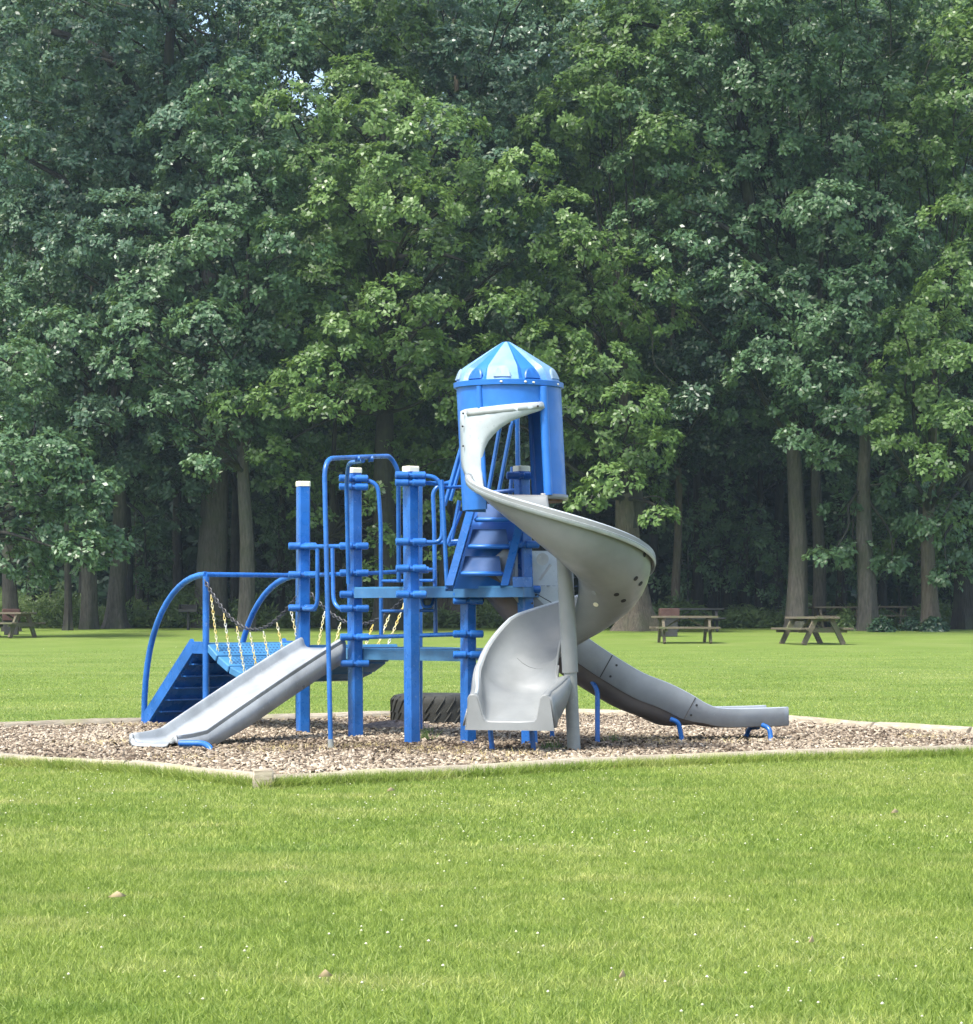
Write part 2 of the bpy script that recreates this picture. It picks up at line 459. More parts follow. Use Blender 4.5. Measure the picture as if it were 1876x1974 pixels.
# longer grass beside the timbers
for (p, q) in list(zip(FR[:-1], FR[1:])):
    t = rs.random(4200); L_ = math.dist(p, q)
    X = p[0] + (q[0] - p[0]) * t; Y = p[1] + (q[1] - p[1]) * t - .08 - np.abs(rs.normal(0, .06, 4200))
    XX.append(X); YY.append(Y); HH.append(rs.uniform(.03, .085, 4200)); WW.append(rs.uniform(.004, .008, 4200))
o = blades('lawn_grass', np.concatenate(XX), np.concatenate(YY), np.concatenate(HH), np.concatenate(WW), .95, M['blade'])
tag(o, 'short mown green lawn grass', 'grass', None, 'stuff')
# dry straw tufts in the bed
sp = [(520, 1449), (640, 1392), (700, 1445), (560, 1400), (880, 1460), (960, 1475), (1270, 1440), (1470, 1437), (350, 1470), (290, 1405), (610, 1450), (180, 1405), (820, 1452), (1150, 1384), (1790, 1428), (1000, 1462), (520, 1456), (760, 1388), (1060, 1480), (1240, 1430), (230, 1440)]
X, Y = [], []
for (px, py) in sp:
    gx, gy = gnd(px, py); k = int(rs.integers(120, 330)); s_ = rs.uniform(.07, .16)
    X.append(rs.normal(gx, s_ * 1.6, k)); Y.append(rs.normal(gy, s_, k))
X, Y = np.concatenate(X), np.concatenate(Y)
o = blades('dry_grass', X, Y, rs.uniform(.01, .07, len(X)), rs.uniform(.005, .01, len(X)), 1.3, M['straw'])
tag(o, 'straw coloured dry grass tufts among the wood chips', 'dry grass', None, 'stuff')
# small green weeds in the bed
X, Y = [], []
for (px, py, k) in ((818, 1432, 90), (1068, 1451, 60), (824, 1420, 60), (1180, 1436, 40)):
    gx, gy = gnd(px, py); X.append(rs.normal(gx, .04, k)); Y.append(rs.normal(gy, .03, k))
X, Y = np.concatenate(X), np.concatenate(Y)
o = blades('weeds', X, Y, rs.uniform(.03, .12, len(X)), rs.uniform(.008, .016, len(X)), .5, M['weed'])
tag(o, 'small green weeds growing through the wood chips', 'weeds', None, 'stuff')
# clover flowers (flattened octahedra on the lawn)
X, Y = lawn_pts(1100, 5.8, 17)
X2, Y2 = lawn_pts(70, 24, 75); X, Y = np.concatenate([X, X2]), np.concatenate([Y, Y2])
# gather into loose drifts
n = len(X)
k = np.sin(X * 2.3 + 1) + np.sin(Y * 1.1 + X * .7) + rs.normal(0, .8, n) > -.3
X, Y = X[k], Y[k]; n = len(X); r = rs.uniform(.003, .006, n) * np.where(Y > 20, 2.2, 1)
oc = np.array([(1, 0, 0), (0, 1, 0), (-1, 0, 0), (0, -1, 0), (0, 0, .8), (0, 0, -.8)], float)
V = oc[None] * r[:, None, None] + np.stack([X, Y, np.array([gz(v) for v in Y]) + .021], -1)[:, None]
of = np.array([(0, 1, 4), (1, 2, 4), (2, 3, 4), (3, 0, 4), (1, 0, 5), (2, 1, 5), (3, 2, 5), (0, 3, 5)])
o = np_mesh('clover_flowers', V.reshape(-1, 3), (of[None] + (np.arange(n) * 6)[:, None, None]).reshape(-1, 3), M['clover'], np.repeat(rs.random(n), 8), k=3, smooth=True)
tag(o, 'small white clover flowers dotted over the lawn', 'clover flowers', None, 'stuff')
# fallen leaves
fl = [(753, 1532, 0.06, 'pale dry leaf on the lawn just below the dark timber joint'), (226, 1741, .062, 'long dry leaf on the lawn at the left of the picture'),
      (1200, 1898, .045, 'dry leaf on the lawn near the bottom edge, right of centre'), (627, 1898, .04, 'dry leaf on the lawn near the bottom edge, left of centre'),
      (1725, 1575, .06, 'pale dry leaf on the lawn at the far right'), (1565, 1829, .045, 'dry leaf on the lawn in the lower right quarter')]
for (px, py, s_, lab) in fl:
    gx, gy = gnd(px, py); b = MB()
    pts = [(-1, 0, .0), (-.5, .36, .18), (.1, .42, .25), (.6, .22, .2), (1, 0, .35), (.55, -.25, .1), (0, -.42, .12), (-.5, -.3, .05)]
    b.add([(p[0] * s_ / 2, p[1] * s_ / 2.4, p[2] * s_ / 5) for p in pts] + [(0, 0, .02)], [(i, (i + 1) % 8, 8) for i in range(8)])
    o = b.build('fallen_leaf', M['dryleaf'], thick=.002); o.location = (gx, gy, .021); o.rotation_euler = (R(5), 0, rng.uniform(0, 3))
    tag(o, lab, 'leaf', 'dry leaves lying on the lawn')

# ------------------------------------------------------------------ play structure
PS = empty('play_structure', (0, 19.8, 0), 'blue and grey playground climber with hooded spiral slide, two other slides and a chain bridge', 'playground climber')
BL = M['blue']
# posts: name key -> (X, Y, top z, lean x per m, turn)
POSTS = {'A': (-1.455, 21.4, 1.985, 0.0, 20), 'B': (-1.008, 20.8, 2.06, -.007, 33), 'C': (-.543, 19.75, 2.015, -.006, 33),
         'E': (-.134, 19.85, 1.12, 0.0, 33), 'F': (.315, 19.62, 2.01, -.030, 33), 'G': (-.578, 21.95, 2.03, 0.0, 33)}
CL = {'A': [1053, 1108, 1172], 'B': [923, 939, 1053, 1105, 1146, 1173, 1228, 1279], 'C': [917, 931, 1045, 1096, 1146],
      'E': [1146, 1158, 1222, 1262], 'F': [918, 1050, 1136], 'G': [1099]}
def ppos(k, z): X, Y, t, l, r_ = POSTS[k]; return Vector((X + l * z, Y, z))
for k, (X, Y, top, lean, turn) in POSTS.items():
    s2 = .094 / 2; ch = .012
    prof = [(-s2, -s2 + ch), (-s2 + ch, -s2), (s2 - ch, -s2), (s2, -s2 + ch), (s2, s2 - ch), (s2 - ch, s2), (-s2 + ch, s2), (-s2, s2 - ch)]
    ca, sa = math.cos(R(turn)), math.sin(R(turn))
    prof = [(x * ca - y * sa, x * sa + y * ca) for x, y in prof]
    b = MB()
    rows = [[(X + lean * z + x, Y + y, z) for x, y in prof] for z in (-.05, top * .5, top)]
    b.grid(rows, True); b.f.append(tuple(range(16, 24))); b.mi.append(0)
    post = b.build('post', BL, PS, angle=25)
    if k != 'E':
        b = MB()
        rows = [[(X + lean * top + x * s_, Y + y * s_, top + dz) for x, y in prof] for s_, dz in ((1.07, -.006), (1.08, .026), (1.0, .034))]
        b.grid(rows, True); b.f.append(tuple(range(16, 24))); b.mi.append(0); b.f.append(tuple(range(8))[::-1]); b.mi.append(0)
        b.build('cap', M['cap'], post, angle=25)
    for i, y in enumerate(CL[k]):
        z = at(0, y, Y)[2]; c = Vector((X + lean * z, Y, z)); b = MB()
        rows = [[(c.x + x * s_, c.y + y_ * s_, z + dz) for x, y_ in prof] for s_, dz in ((1.0, -.019), (1.16, -.017), (1.16, .017), (1.0, .019))]
        b.grid(rows, True)
        # two half pipe sleeves with bolt lugs
        d = Vector((math.cos(R(8)), math.sin(R(8)), .0)); f_ = Vector((.0, -.073, 0))
        for sgn in (-1, 1):
            p0 = c + f_ + d * (.012 * sgn); p1 = c + f_ + d * (.112 * sgn)
            b.tube([p0, p0.lerp(p1, .08), p0.lerp(p1, .94), p1], [.020, .0275, .0275, .021], 12)
        b.tube([c + f_ - d * .02, c + f_ + d * .02], .016, 8)
        b.box(tuple(c + Vector((0, -.055, 0))), (.03, .05, .032))
        b.build('clamp', BL, post, angle=40)

def tube_part(name, pts, r=.0165, mat=None, parent=PS, n=10):
    b = MB(); b.tube(pts, r, n); return b.build(name, mat or BL, parent)
# decks
zlow, zmid, ztop = .70, 1.17, 1.80
def deck(name, poly, z, th, parent=PS, mat=None):
    deckb = MB(); deckb.prism(poly, z - .012, z)
    n = len(poly)
    cx = sum(p[0] for p in poly) / n; cy = sum(p[1] for p in poly) / n
    inn = [(cx + (x - cx) * .955, cy + (y - cy) * .955) for x, y in poly]
    out = [(cx + (x - cx) * 1.004, cy + (y - cy) * 1.004) for x, y in poly]
    e1 = Vector(inn[1]) - Vector(inn[0]); e2 = Vector(inn[-1]) - Vector(inn[0])
    n1 = int(e1.length / .05); n2 = int(e2.length / .05); deckb.cur = 1
    for i in range(1, n1):
        for j in range(1, n2):
            q = Vector(inn[0]) + e1 * (i / n1) + e2 * (j / n2)
            deckb.box((q.x, q.y, z + .0015), (.022, .022, .001), .6)
    o = deckb.build(name, [mat or M['blue_deck'], M['navy']], parent, smooth=False)
    b = MB()
    for i in range(n):
        j = (i + 1) % n
        b.prism([out[i], out[j], inn[j], inn[i]], z - th, z - .0125)
    b.build('deck_rim', M['rim_weathered'] if z < 1 else M['rim_mid'], o, smooth=False)
    b = MB()     # ribs underneath
    for k in range(1, 6):
        t = k / 6
        p = Vector(inn[0]).lerp(Vector(inn[-1]), t); q = Vector(inn[1]).lerp(Vector(inn[2]), t)
        d = q - p; b.box(((p.x + q.x) / 2, (p.y + q.y) / 2, z - .04), (d.length, .02, .05), math.atan2(d.y, d.x))
    b.build('deck_rib', BL, o, smooth=False)
    return o
A, B_, C_, E_, F_, G_ = [Vector((POSTS[k][0], POSTS[k][1])) for k in 'ABCEFG']
deck('low_deck', [(A.x + .06, A.y - .03), (B_.x, B_.y + .06), (E_.x, E_.y + .12), (.02, 21.0), (G_.x, G_.y)], zlow, .085)
deck('middle_deck', [(-1.0, 20.42), (.26, 19.30), (.50, 20.0), (-.28, 20.95)], zmid, .082)
# mid deck bracket near F
b = MB(); p = Vector(at(1008, 1122, 19.25)); b.box(p, (.165, .012, .075), R(-30), .004); b.tube([p + Vector((.05, -.02, 0)), p + Vector((.05, .02, 0))], .012, 8)
b.build('deck_bracket', BL, PS)

# horizontal rails between posts
def pz(k, y, dx=0, dy=-.07):
    X, Y = POSTS[k][:2]; z = at(0, y, Y)[2]; return Vector((X + POSTS[k][3] * z + dx, Y + dy, z))
tube_part('guard_rail', [pz('A', 1054, -.02), pz('B', 1053, .02)])
tube_part('guard_rail', [pz('A', 1109, .02), pz('B', 1106, .02)])
tube_part('guard_rail', [pz('B', 1105, .02), (-.90, 20.85, at(0, 1105, 20.85)[2]), at(840, 1098, 21.3)])
tube_part('guard_rail', [pz('B', 1229, .0, -.02), pz('E', 1222, 0, -.02)], .017)
tube_part('guard_rail', [(A.x, A.y, at(0, 1108, 21.4)[2]), at(575, 1110, 23.0)])
# handles beside the straight slide
tube_part('grab_handle', arc_path([at(610, 1058, 21.05), at(612, 1062, 21.05), at(612, 1174, 21.05), at(586, 1174, 21.25)], .1))
tube_part('grab_handle', arc_path([at(641, 1057, 20.95), at(643, 1174, 20.9), at(684, 1173, 20.74)], .13))
# arched fireman pole
pole_pts = arc_path([at(638, 1452, 18.9), at(625, 884, 18.95), at(752, 879, 20.0), at(768, 906, 20.03), at(769, 1122, 20.08)], .15, 8)
tube_part('fireman_pole', pole_pts, .0175)
b = MB(); b.tube([at(638, 1456, 18.9), at(637.6, 1425, 18.9)], .0215, 10); b.build('pole_sleeve', M['galv'], PS)
for xx, YYY in ((689, 19.45), (715, 19.66)):
    b = MB(); b.tube([at(xx - 5, 885.5, YYY), at(xx + 5, 884, YYY)], .022, 10)
    b.build('pole_collar', BL, PS)
tube_part('pole_brace', arc_path([at(700, 888, 19.55), at(672, 892, 20.0), at(668, 930, 20.35), at(672, 1125, 20.40)], .12))
# handle loop on C and on B
tube_part('grab_handle', arc_path([pz('C', 917, .02), at(850, 919, 19.7), at(853, 1010, 19.7), at(852, 1046, 19.7), pz('C', 1045, .02)], .13))
tube_part('grab_handle', arc_path([pz('C', 931, .02), at(866, 933, 19.8)], .1))
# access ladder between low and middle deck
lad = tube_part('access_ladder', arc_path([pz('B', 924, .03, -.04), at(728, 930, 20.75), at(734, 1000, 20.75), at(735, 1230, 20.75)], .17))
tube_part('ladder_rail', arc_path([at(872, 928, 20.55), at(834, 940, 20.5), at(837, 1000, 20.5), at(840, 1228, 20.45)], .17), parent=lad)
tube_part('rung', [at(735, 1178, 20.75), at(838, 1177, 20.45)], .012, parent=lad)
tube_part('rung', [at(735, 1120, 20.75), at(838, 1119, 20.45)], .012, parent=lad)
tube_part('grab_handle', arc_path([at(808, 1052, 21.0), at(824, 1048, 21.0), at(880, 1043, 20.9), at(905, 1043, 20.9)], .05))
tube_part('grab_handle', arc_path([at(812, 1150, 20.2), at(815, 1170, 20.2), at(832, 1170, 20.2), at(837, 1150, 20.3)], .06), .013)

# spiral assembly: leans a little to the left as it rises
SX, SY, LE = .61, 18.75, .050
def lean(x, y, z): return (x - LE * z, y, z)
HC = (.286, 19.15)
# tower hood
def hring(r, z, a0, a1, n):
    return [lean(HC[0] + r * math.cos(R(a0 + (a1 - a0) * i / n)), HC[1] + r * math.sin(R(a0 + (a1 - a0) * i / n)), z) for i in range(n + 1)]
b = MB()
rr = .372
def shell(b, a0, a1, z0, z1, r0=rr, r1=rr, th=.014):
    n = max(3, int((a1 - a0) / 8)); k = 3
    rows = [hring(r0 + (r1 - r0) * i / k, z0 + (z1 - z0) * i / k, a0, a1, n) for i in range(k + 1)]
    rows2 = [hring(r0 + (r1 - r0) * i / k - th, z0 + (z1 - z0) * i / k, a0, a1, n) for i in range(k, -1, -1)]
    b.grid(rows + rows2 + [rows[0]])
    # end caps
    for e in (0, n):
        q = [r_[e] for r_ in rows] + [r_[e] for r_ in rows2]
        b.add(q, [tuple(range(len(q)))])
shell(b, 0, 360, 2.40, 2.592)
shell(b, 125, 237, 1.70, 2.401)
shell(b, 306, 428, 1.80, 2.401)
# rolled pillar lip beside the doorway
for a_, r_ in ((309, .032), (64, .022), (236, .02), (126, .02)):
    p0 = lean(HC[0] + (rr + .003) * math.cos(R(a_)), HC[1] + (rr + .003) * math.sin(R(a_)), 1.80)
    p1 = lean(HC[0] + (rr + .003) * math.cos(R(a_)), HC[1] + (rr + .003) * math.sin(R(a_)), 2.56)
    b.tube([p0, p1], r_, 10)
hood = b.build('tower_hood', M['blue_plastic'], PS, angle=45)
# rim
b = MB()
prof = [(.372, 2.567), (.390, 2.567), (.392, 2.602), (.372, 2.606)]
rows = []
for i in range(41):
    a = i * 9
    rows.append([lean(HC[0] + r * math.cos(R(a)), HC[1] + r * math.sin(R(a)), z) for r, z in prof])
b.grid(rows, True); b.build('hood_rim', M['blue_plastic'], hood, angle=30)
for a_, z_ in ((262, 2.585), (287, 2.585), (296, 2.582), (332, 2.582)):
    p = Vector(lean(HC[0] + .393 * math.cos(R(a_)), HC[1] + .393 * math.sin(R(a_)), z_)); b = MB(); b.box(p, (.018, .008, .012), R(a_ - 270), .003)
    b.build('rivet', M['cap'], hood)
# roof with raised and recessed gores, the raised ones a paler blue
b = MB(); NG = 10; sub = 6
prof_r = [(.370, 2.604), (.350, 2.650), (.327, 2.697), (.308, 2.713), (.20, 2.785), (.10, 2.851), (.026, 2.897), (.0, 2.900)]
rows = []
for (r, z) in prof_r:
    ring = []
    for i in range(NG * sub):
        g_ = (i // sub) % 2; q = (i % sub) / sub
        fade = min(1, r / .33) * (1 if z > 2.62 else .35)
        rec = (.030 * fade) if g_ else 0
        edge = 1 if 0 < q else 0
        ring.append(lean(HC[0] + (r - rec * (1 if g_ and 0 < i % sub else 0) + (.006 * fade if not g_ else 0)) * math.cos(R(i * 6 + 245)),
                         HC[1] + (r - rec * (1 if g_ and 0 < i % sub else 0) + (.006 * fade if not g_ else 0)) * math.sin(R(i * 6 + 245)), z - (rec * .45 if g_ and 0 < i % sub else 0)))
    rows.append(ring)
b.grid(rows, True)
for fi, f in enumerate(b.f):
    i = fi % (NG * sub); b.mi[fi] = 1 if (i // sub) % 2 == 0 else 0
b.build('roof', [M['blue_plastic'], M['blue_pale']], hood, angle=25)
# embossed roundels at the foot of each gore
for k in range(NG):
    a = R(245 + k * 36 + 18)
    c = Vector(lean(HC[0] + (.358) * math.cos(a), HC[1] + (.358) * math.sin(a), 2.655))
    up = (Vector((-math.cos(a) * .33, -math.sin(a) * .33, 1))).normalized(); rt = Vector((-math.sin(a), math.cos(a), 0)); nn = rt.cross(up).normalized()
    b = MB(); ring = []
    off = -.001 if k % 2 == 0 else -.022
    for rad, dd in ((.062, -.03), (.062, off), (.054, off + .006), (.0, off + .006)):
        ring.append([c + nn * dd + rt * math.cos(t * PI / 12) * rad + up * (-.035 + max(0, math.sin(t * PI / 12)) * rad * 1.35) for t in range(24)])
    b.grid(ring, True); rd = b.build('roundel', M['roundel'] if k % 2 == 0 else M['blue'], hood, angle=30)
# entry panel (pale grey moulded sheet round the doorway)
def onhood(x, y, dr=.012):
    # point of the hood's front surface seen at picture x,y
    Y = 18.8
    for _ in range(4):
        X, _, z = at(x, y, Y); dx = X - (HC[0] - LE * z); dx = max(-.368, min(.368, dx))
        Y = HC[1] - math.sqrt(max(.0001, (rr + dr) ** 2 - dx * dx))
        if z < 1.95: Y = max(18.62, Y - (1.95 - z) * .5)
    X, _, z = at(x, y, Y); return (X, Y, z)
outer = [(1047, 775), (1020, 777), (990, 779), (960, 782), (925, 786), (898, 789), (889, 793), (888, 815), (889, 840), (889.5, 860), (890, 880), (891, 900), (900, 922), (918, 940), (929, 941)]
inner = [(1050, 788), (1025, 796), (1003, 804), (985, 812), (967, 824), (952, 838), (942, 850), (935, 864), (931, 880), (930, 893), (930, 905), (930, 915), (931, 925), (932, 935), (933, 940)]
b = MB()
K = 6
rows = [[onhood(o_[0] + (i_[0] - o_[0]) * t / K, o_[1] + (i_[1] - o_[1]) * t / K, .014 + .018 * math.sin(t / K * PI)) for t in range(K + 1)] for o_, i_ in zip(outer, inner)]
b.grid(rows); ep = b.build('entry_panel', M['grey_pale'], PS, thick=.012, off=0)
b = MB(); b.grid([[onhood(x, y, .030), onhood(x2, y2, .038)] for (x, y), (x2, y2) in [((1047 - 149 * q / 14, 775.5 + 14 * q / 14), (1049 - 149 * q / 14, 786.5 + 15 * q / 14)) for q in range(15)]])
b.build('panel_flange', M['grey_slide'], ep, thick=.006)
for (x, y) in ((893, 797), (892, 822), (893, 860), (1037, 783), (917, 935), (924, 937)):
    p = Vector(onhood(x, y, .040)); b = MB(); b.tube([p, p + Vector((0, -.012, 0))], .0075, 8)
    b.build('bolt', M['dark'], ep)
# tower deck
b = MB(); pts = [lean(HC[0] + .345 * math.cos(R(a)), HC[1] + .345 * math.sin(R(a)), 0)[:2] for a in range(0, 360, 15)]
b.prism([(x - LE * 1.8, y) for x, y in pts], 1.76, 1.80)
td = b.build('tower_deck', M['brown'], PS)
b = MB()
b.grid([hring(.384, z, 300, 420, 14) for z in (1.775, 1.81)]); b.build('hood_base_band', M['grey_plastic'], hood, thick=.02)

# ---- spiral slide
def spiral_frame(th):
    """returns outer-rim z, floor depth for angle th (degrees)"""
    rim = 1.895 - .0032 * (th - 190) - .0049 * max(0, th - 486)
    d = .15 + (.35 - .15) * sstep(180, 285, th) - .13 * sstep(475, 526, th)
    return rim, d
secs = []; NS = 16
def section(s):           # s 0..1 from inner wall to outer wall -> (radial 0..1, height 0..1)
    pts = [(.02, .50), (.05, .30), (.11, .14), (.20, .05), (.32, .0), (.45, .0), (.57, .04), (.68, .12), (.78, .24), (.86, .40), (.92, .58), (.955, .76), (.965, .90), (.97, .97), (1.0, 1.0), (1.03, .99), (1.035, .91), (.99, .905)]
    return pts
SEC = section(0)
for i in range(0, 58):
    th = 176 + i * (525 - 176) / 57
    rim, d = spiral_frame(th); row = []
    for (u, v) in SEC:
        r = .085 + .555 * u * (1 - .055 * math.exp(-((th - 365) / 60) ** 2))
        if u < .25: v = v * sstep(190, 260, th)
        row.append(lean(SX + r * math.cos(R(th)), SY + r * math.sin(R(th)), rim - d + d * v))
    secs.append(row)
# straight run out
th = 525; cs, sn = math.cos(R(th)), math.sin(R(th)); tdir = Vector((-sn, cs)); rdir = Vector((cs, sn))
rim, d = spiral_frame(th); nrun = 14
for i in range(1, nrun + 1):
    t = i / nrun; L = .50 * t
    fl0 = (rim - d) + (.225 - (rim - d)) * (1 - (1 - t) ** 1.3)
    dd = d + (.185 - d) * sstep(0, 1, t)
    row = []
    for (u, v) in SEC:
        # section squares up toward the exit
        e = sstep(.1, 1, t)
        us = [(.0, 1), (.07, 1.0), (.10, .9), (.13, .45), (.16, .12), (.20, .02), (.36, 0), (.52, 0), (.66, 0), (.78, .0), (.83, .06), (.86, .30), (.885, .62), (.91, .9), (.94, 1), (1.0, 1.0), (1.02, .9), (1.03, .5)][SEC.index((u, v))]
        e2 = sstep(-.15, .45, t) if u < .25 else e
        uu = u + (us[0] - u) * e2; vv = v + (us[1] - v) * e2
        rin = .085 - .11 * math.sin(PI * min(1, t * 1.25) ** .6)
        r = rin + (.64 - rin) * uu
        x = SX + rdir.x * r + tdir.x * L + .045 * e; y = SY + rdir.y * r + tdir.y * L
        row.append(lean(x, y, fl0 + dd * vv))
    secs.append(row)
b = MB(); b.grid(secs)
spiral = b.build('spiral_slide', M['grey_plastic'], PS, angle=50, thick=.016, off=0)
# rounded rim bead and dark line under it, as real geometry
b = MB(); b.tube([Vector(r_[14]) for r_ in secs[1:-1]], .013, 8); b.build('rim_bead', M['grey_pale'], spiral)
b = MB()
b.grid([[Vector(r_[15]) + (Vector(r_[15]) - Vector(r_[13])).normalized() * .004, Vector(r_[16]) + (Vector(r_[15]) - Vector(r_[13])).normalized() * .006, Vector(r_[16]) + Vector((0, 0, -.03))] for r_ in secs[1:58]])
b.build('rim_flange', M['grey_pale'], spiral, thick=.005)
# exit lip face: closed moulded end
last = secs[-1]; tn = Vector((tdir.x, tdir.y, 0))
b = MB()
bot = min(p[2] for p in last) - .05
n = len(last); lo = []
xa, xb = Vector(last[0]), Vector(last[-1])
for i, p in enumerate(last):
    t = i / (n - 1); q = Vector(last[0]).lerp(Vector(last[-1]), t) if False else Vector(p)
    lo.append(Vector((p[0], p[1], bot)))
# outer skirt corners
def off_(p, o_): return Vector(p) + tn * o_
fr = [off_(p, .004) for p in last]; wL = Vector(last[-1]); wR = Vector(last[0])
rad3 = Vector((rdir.x, rdir.y, 0))
bl = Vector((wL.x, wL.y, bot)) + rad3 * .02; br_ = Vector((wR.x, wR.y, bot)) - rad3 * .04
arc_ = [fr[0] - rad3 * .012 + Vector((0, 0, -.03))] + fr
b.grid([arc_, [br_.lerp(bl, max(0, min(1, (p_ - wR).dot(rad3) / (wL - wR).dot(rad3)))) + tn * .004 for p_ in arc_]])
b.build('exit_lip', M['grey_plastic'], spiral, smooth=False, thick=.014, off=0)
# outer skirts along the run out (both sides)
b = MB()
rowsR = []; rowsL = []
for i in range(58 - 3, len(secs)):
    r_ = secs[i]; e = sstep(58 - 3, len(secs) - 1, i)
    pr = Vector(r_[0]); zb = min(p[2] for p in r_) - .03 * e
    rowsR.append([pr, pr - rad3 * .02 * e + Vector((0, 0, -.03)), Vector((pr.x, pr.y, pr.z + (zb - pr.z) * e)) - rad3 * .05 * e])
    pl = Vector(r_[-1]); rowsL.append([pl, Vector((pl.x, pl.y, pl.z + (zb - pl.z) * e * .95)) + rad3 * .03 * e])
b.grid(rowsR); b.build('side_skirt', M['grey_plastic'], spiral, thick=.012)
b = MB(); b.grid(rowsL); b.build('side_skirt', M['grey_plastic'], spiral, thick=.012)
# pole
b = MB(); b.tube([lean(SX, SY, z) for z in (-.05, .42, 1.0, 1.50)], .0455, 16); sp_ = b.build('support_pole', M['galv'], spiral)
b = MB(); b.tube([lean(SX, SY, z) for z in (.56, 1.0, 1.31, 1.48)], .056, 16); b.build('pole_sleeve', M['grey_plastic'], spiral)
# bolt holes on the belly near the right hand seams
import itertools
def on_spiral(px, py):
    best = None
    for i in range(8, 57):
        for j in range(3, 13):
            p = Vector(secs[i][j]); n_ = (Vector(secs[i + 1][j]) - p).cross(Vector(secs[i][j + 1]) - p).normalized()
            if n_.z > 0: n_ = -n_
            if n_.y > 0.05: continue
            for fu in (0, .25, .5, .75):
                for fv in (0, .25, .5, .75):
                    q = p + (Vector(secs[i + 1][j]) - p) * fu + (Vector(secs[i][j + 1]) - p) * fv
                    sx = CX + F * q.x / q.y; sy = HZ - (q.z - H) * F / q.y
                    d_ = (sx - px) ** 2 + (sy - py) ** 2
                    if best is None or d_ < best[0]: best = (d_, q, n_)
    return best
for (px, py, mt) in ((1240, 1068, 'dark'), (1226, 1112, 'dark'), (1234, 1124, 'dark'), (1190, 1143, 'dark'), (1200, 1156, 'dark'), (1148, 1141, 'galv'), (1150, 1163, 'cap')):
    d_, q, n_ = on_spiral(px, py)
    b = MB(); q = q + n_ * .0085
    b.tube([q, q + n_ * .004], .019, 12)
    b.build('bolt_hole' if mt == 'dark' else 'plug', M[mt], spiral)
# seam groove lines on the slide bed
def seam(i, name='seam'):
    b = MB(); b.tube([Vector(p) + Vector((0, 0, .008)) for p in secs[i][1:14]], .003, 5); b.build(name, M['black_metal'], spiral)
seam(52)
b = MB(); b.tube([Vector(p) + Vector((0, 0, -.012)) for p in secs[46][2:10]], .0035, 5); b.build('seam', M['black_metal'], spiral)
# exit legs
for x_, Yl in ((948, 18.72), (1028, 18.6)):
    b = MB(); zt = .2
    p0 = Vector(at(x_ + 2, 1453, Yl)); p0.z = -.03
    p1 = Vector(at(x_ - 3, 1400, Yl)); b.tube([p0, p1], .0185, 10); b.build('support_leg', BL, spiral)

# ---- stairs from the middle deck up to the hood
s0L, s0R = Vector(at(866, 1134, 19.45)), Vector(at(972, 1134, 19.45))
s1L, s1R = Vector(at(908, 985, 19.62)), Vector(at(1010, 985, 19.62))
st = MB()
def bar(b, p, q, w_, t_, side):
    p, q = Vector(p), Vector(q); side = Vector(side).normalized(); n_ = (q - p).cross(side).normalized()
    c = [p + side * w_ / 2 + n_ * t_ / 2, p - side * w_ / 2 + n_ * t_ / 2, p - side * w_ / 2 - n_ * t_ / 2, p + side * w_ / 2 - n_ * t_ / 2]
    e = [v + (q - p) for v in c]
    b.add(c + e, [(3, 2, 1, 0), (4, 5, 6, 7), (0, 1, 5, 4), (1, 2, 6, 5), (2, 3, 7, 6), (3, 0, 4, 7)])
bar(st, s0L, s1L, .055, .14, (1, 0, 0)); bar(st, s0R, s1R + (s1R - s0R) * .1, .055, .14, (1, 0, 0))
stair = st.build('tower_stairs', BL, PS, smooth=False)
b = MB()
b.add([s0L + Vector((.03, .13, 0)), s0R + Vector((-.02, .13, 0)), s1R + Vector((-.02, .13, 0)), s1L + Vector((.03, .13, 0))], [(0, 1, 2, 3)])
b.build('stair_back', M['blue_plastic'], stair, thick=.01)
for k in range(3):
    t = (1134 - (1106 - 52 * k)) / 149
    a = s0L.lerp(s1L, t) + Vector((.045, 0, 0)); c = s0R.lerp(s1R, t) - Vector((.035, 0, 0)); w_ = c.x - a.x; m_ = (a + c) / 2
    # moulded riser leaning back, narrower at the top, with a rounded nosing below
    hh = .128; y0 = m_.y; sh = .048
    b = MB()
    b.add([(a.x + .012, y0 - .02, a.z + .01), (c.x - .012, y0 - .02, a.z + .01), (c.x - .055 + sh * .6, y0 + .07, a.z + hh), (a.x + .03 + sh, y0 + .07, a.z + hh),
           (a.x + .012, y0 + .09, a.z + .01), (c.x - .012, y0 + .09, a.z + .01), (c.x - .03, y0 + .09, a.z + hh), (a.x + .04, y0 + .09, a.z + hh)],
          [(0, 1, 2, 3), (3, 2, 6, 7), (0, 3, 7, 4), (1, 5, 6, 2), (4, 7, 6, 5), (0, 4, 5, 1)])
    stp = b.build('step', M['riser'], stair, smooth=False)
    b = MB(); b.box((m_.x, y0 + .03, a.z), (w_ + .005, .13, .032), 0, .012)
    b.build('nosing', M['blue_plastic'], stp)
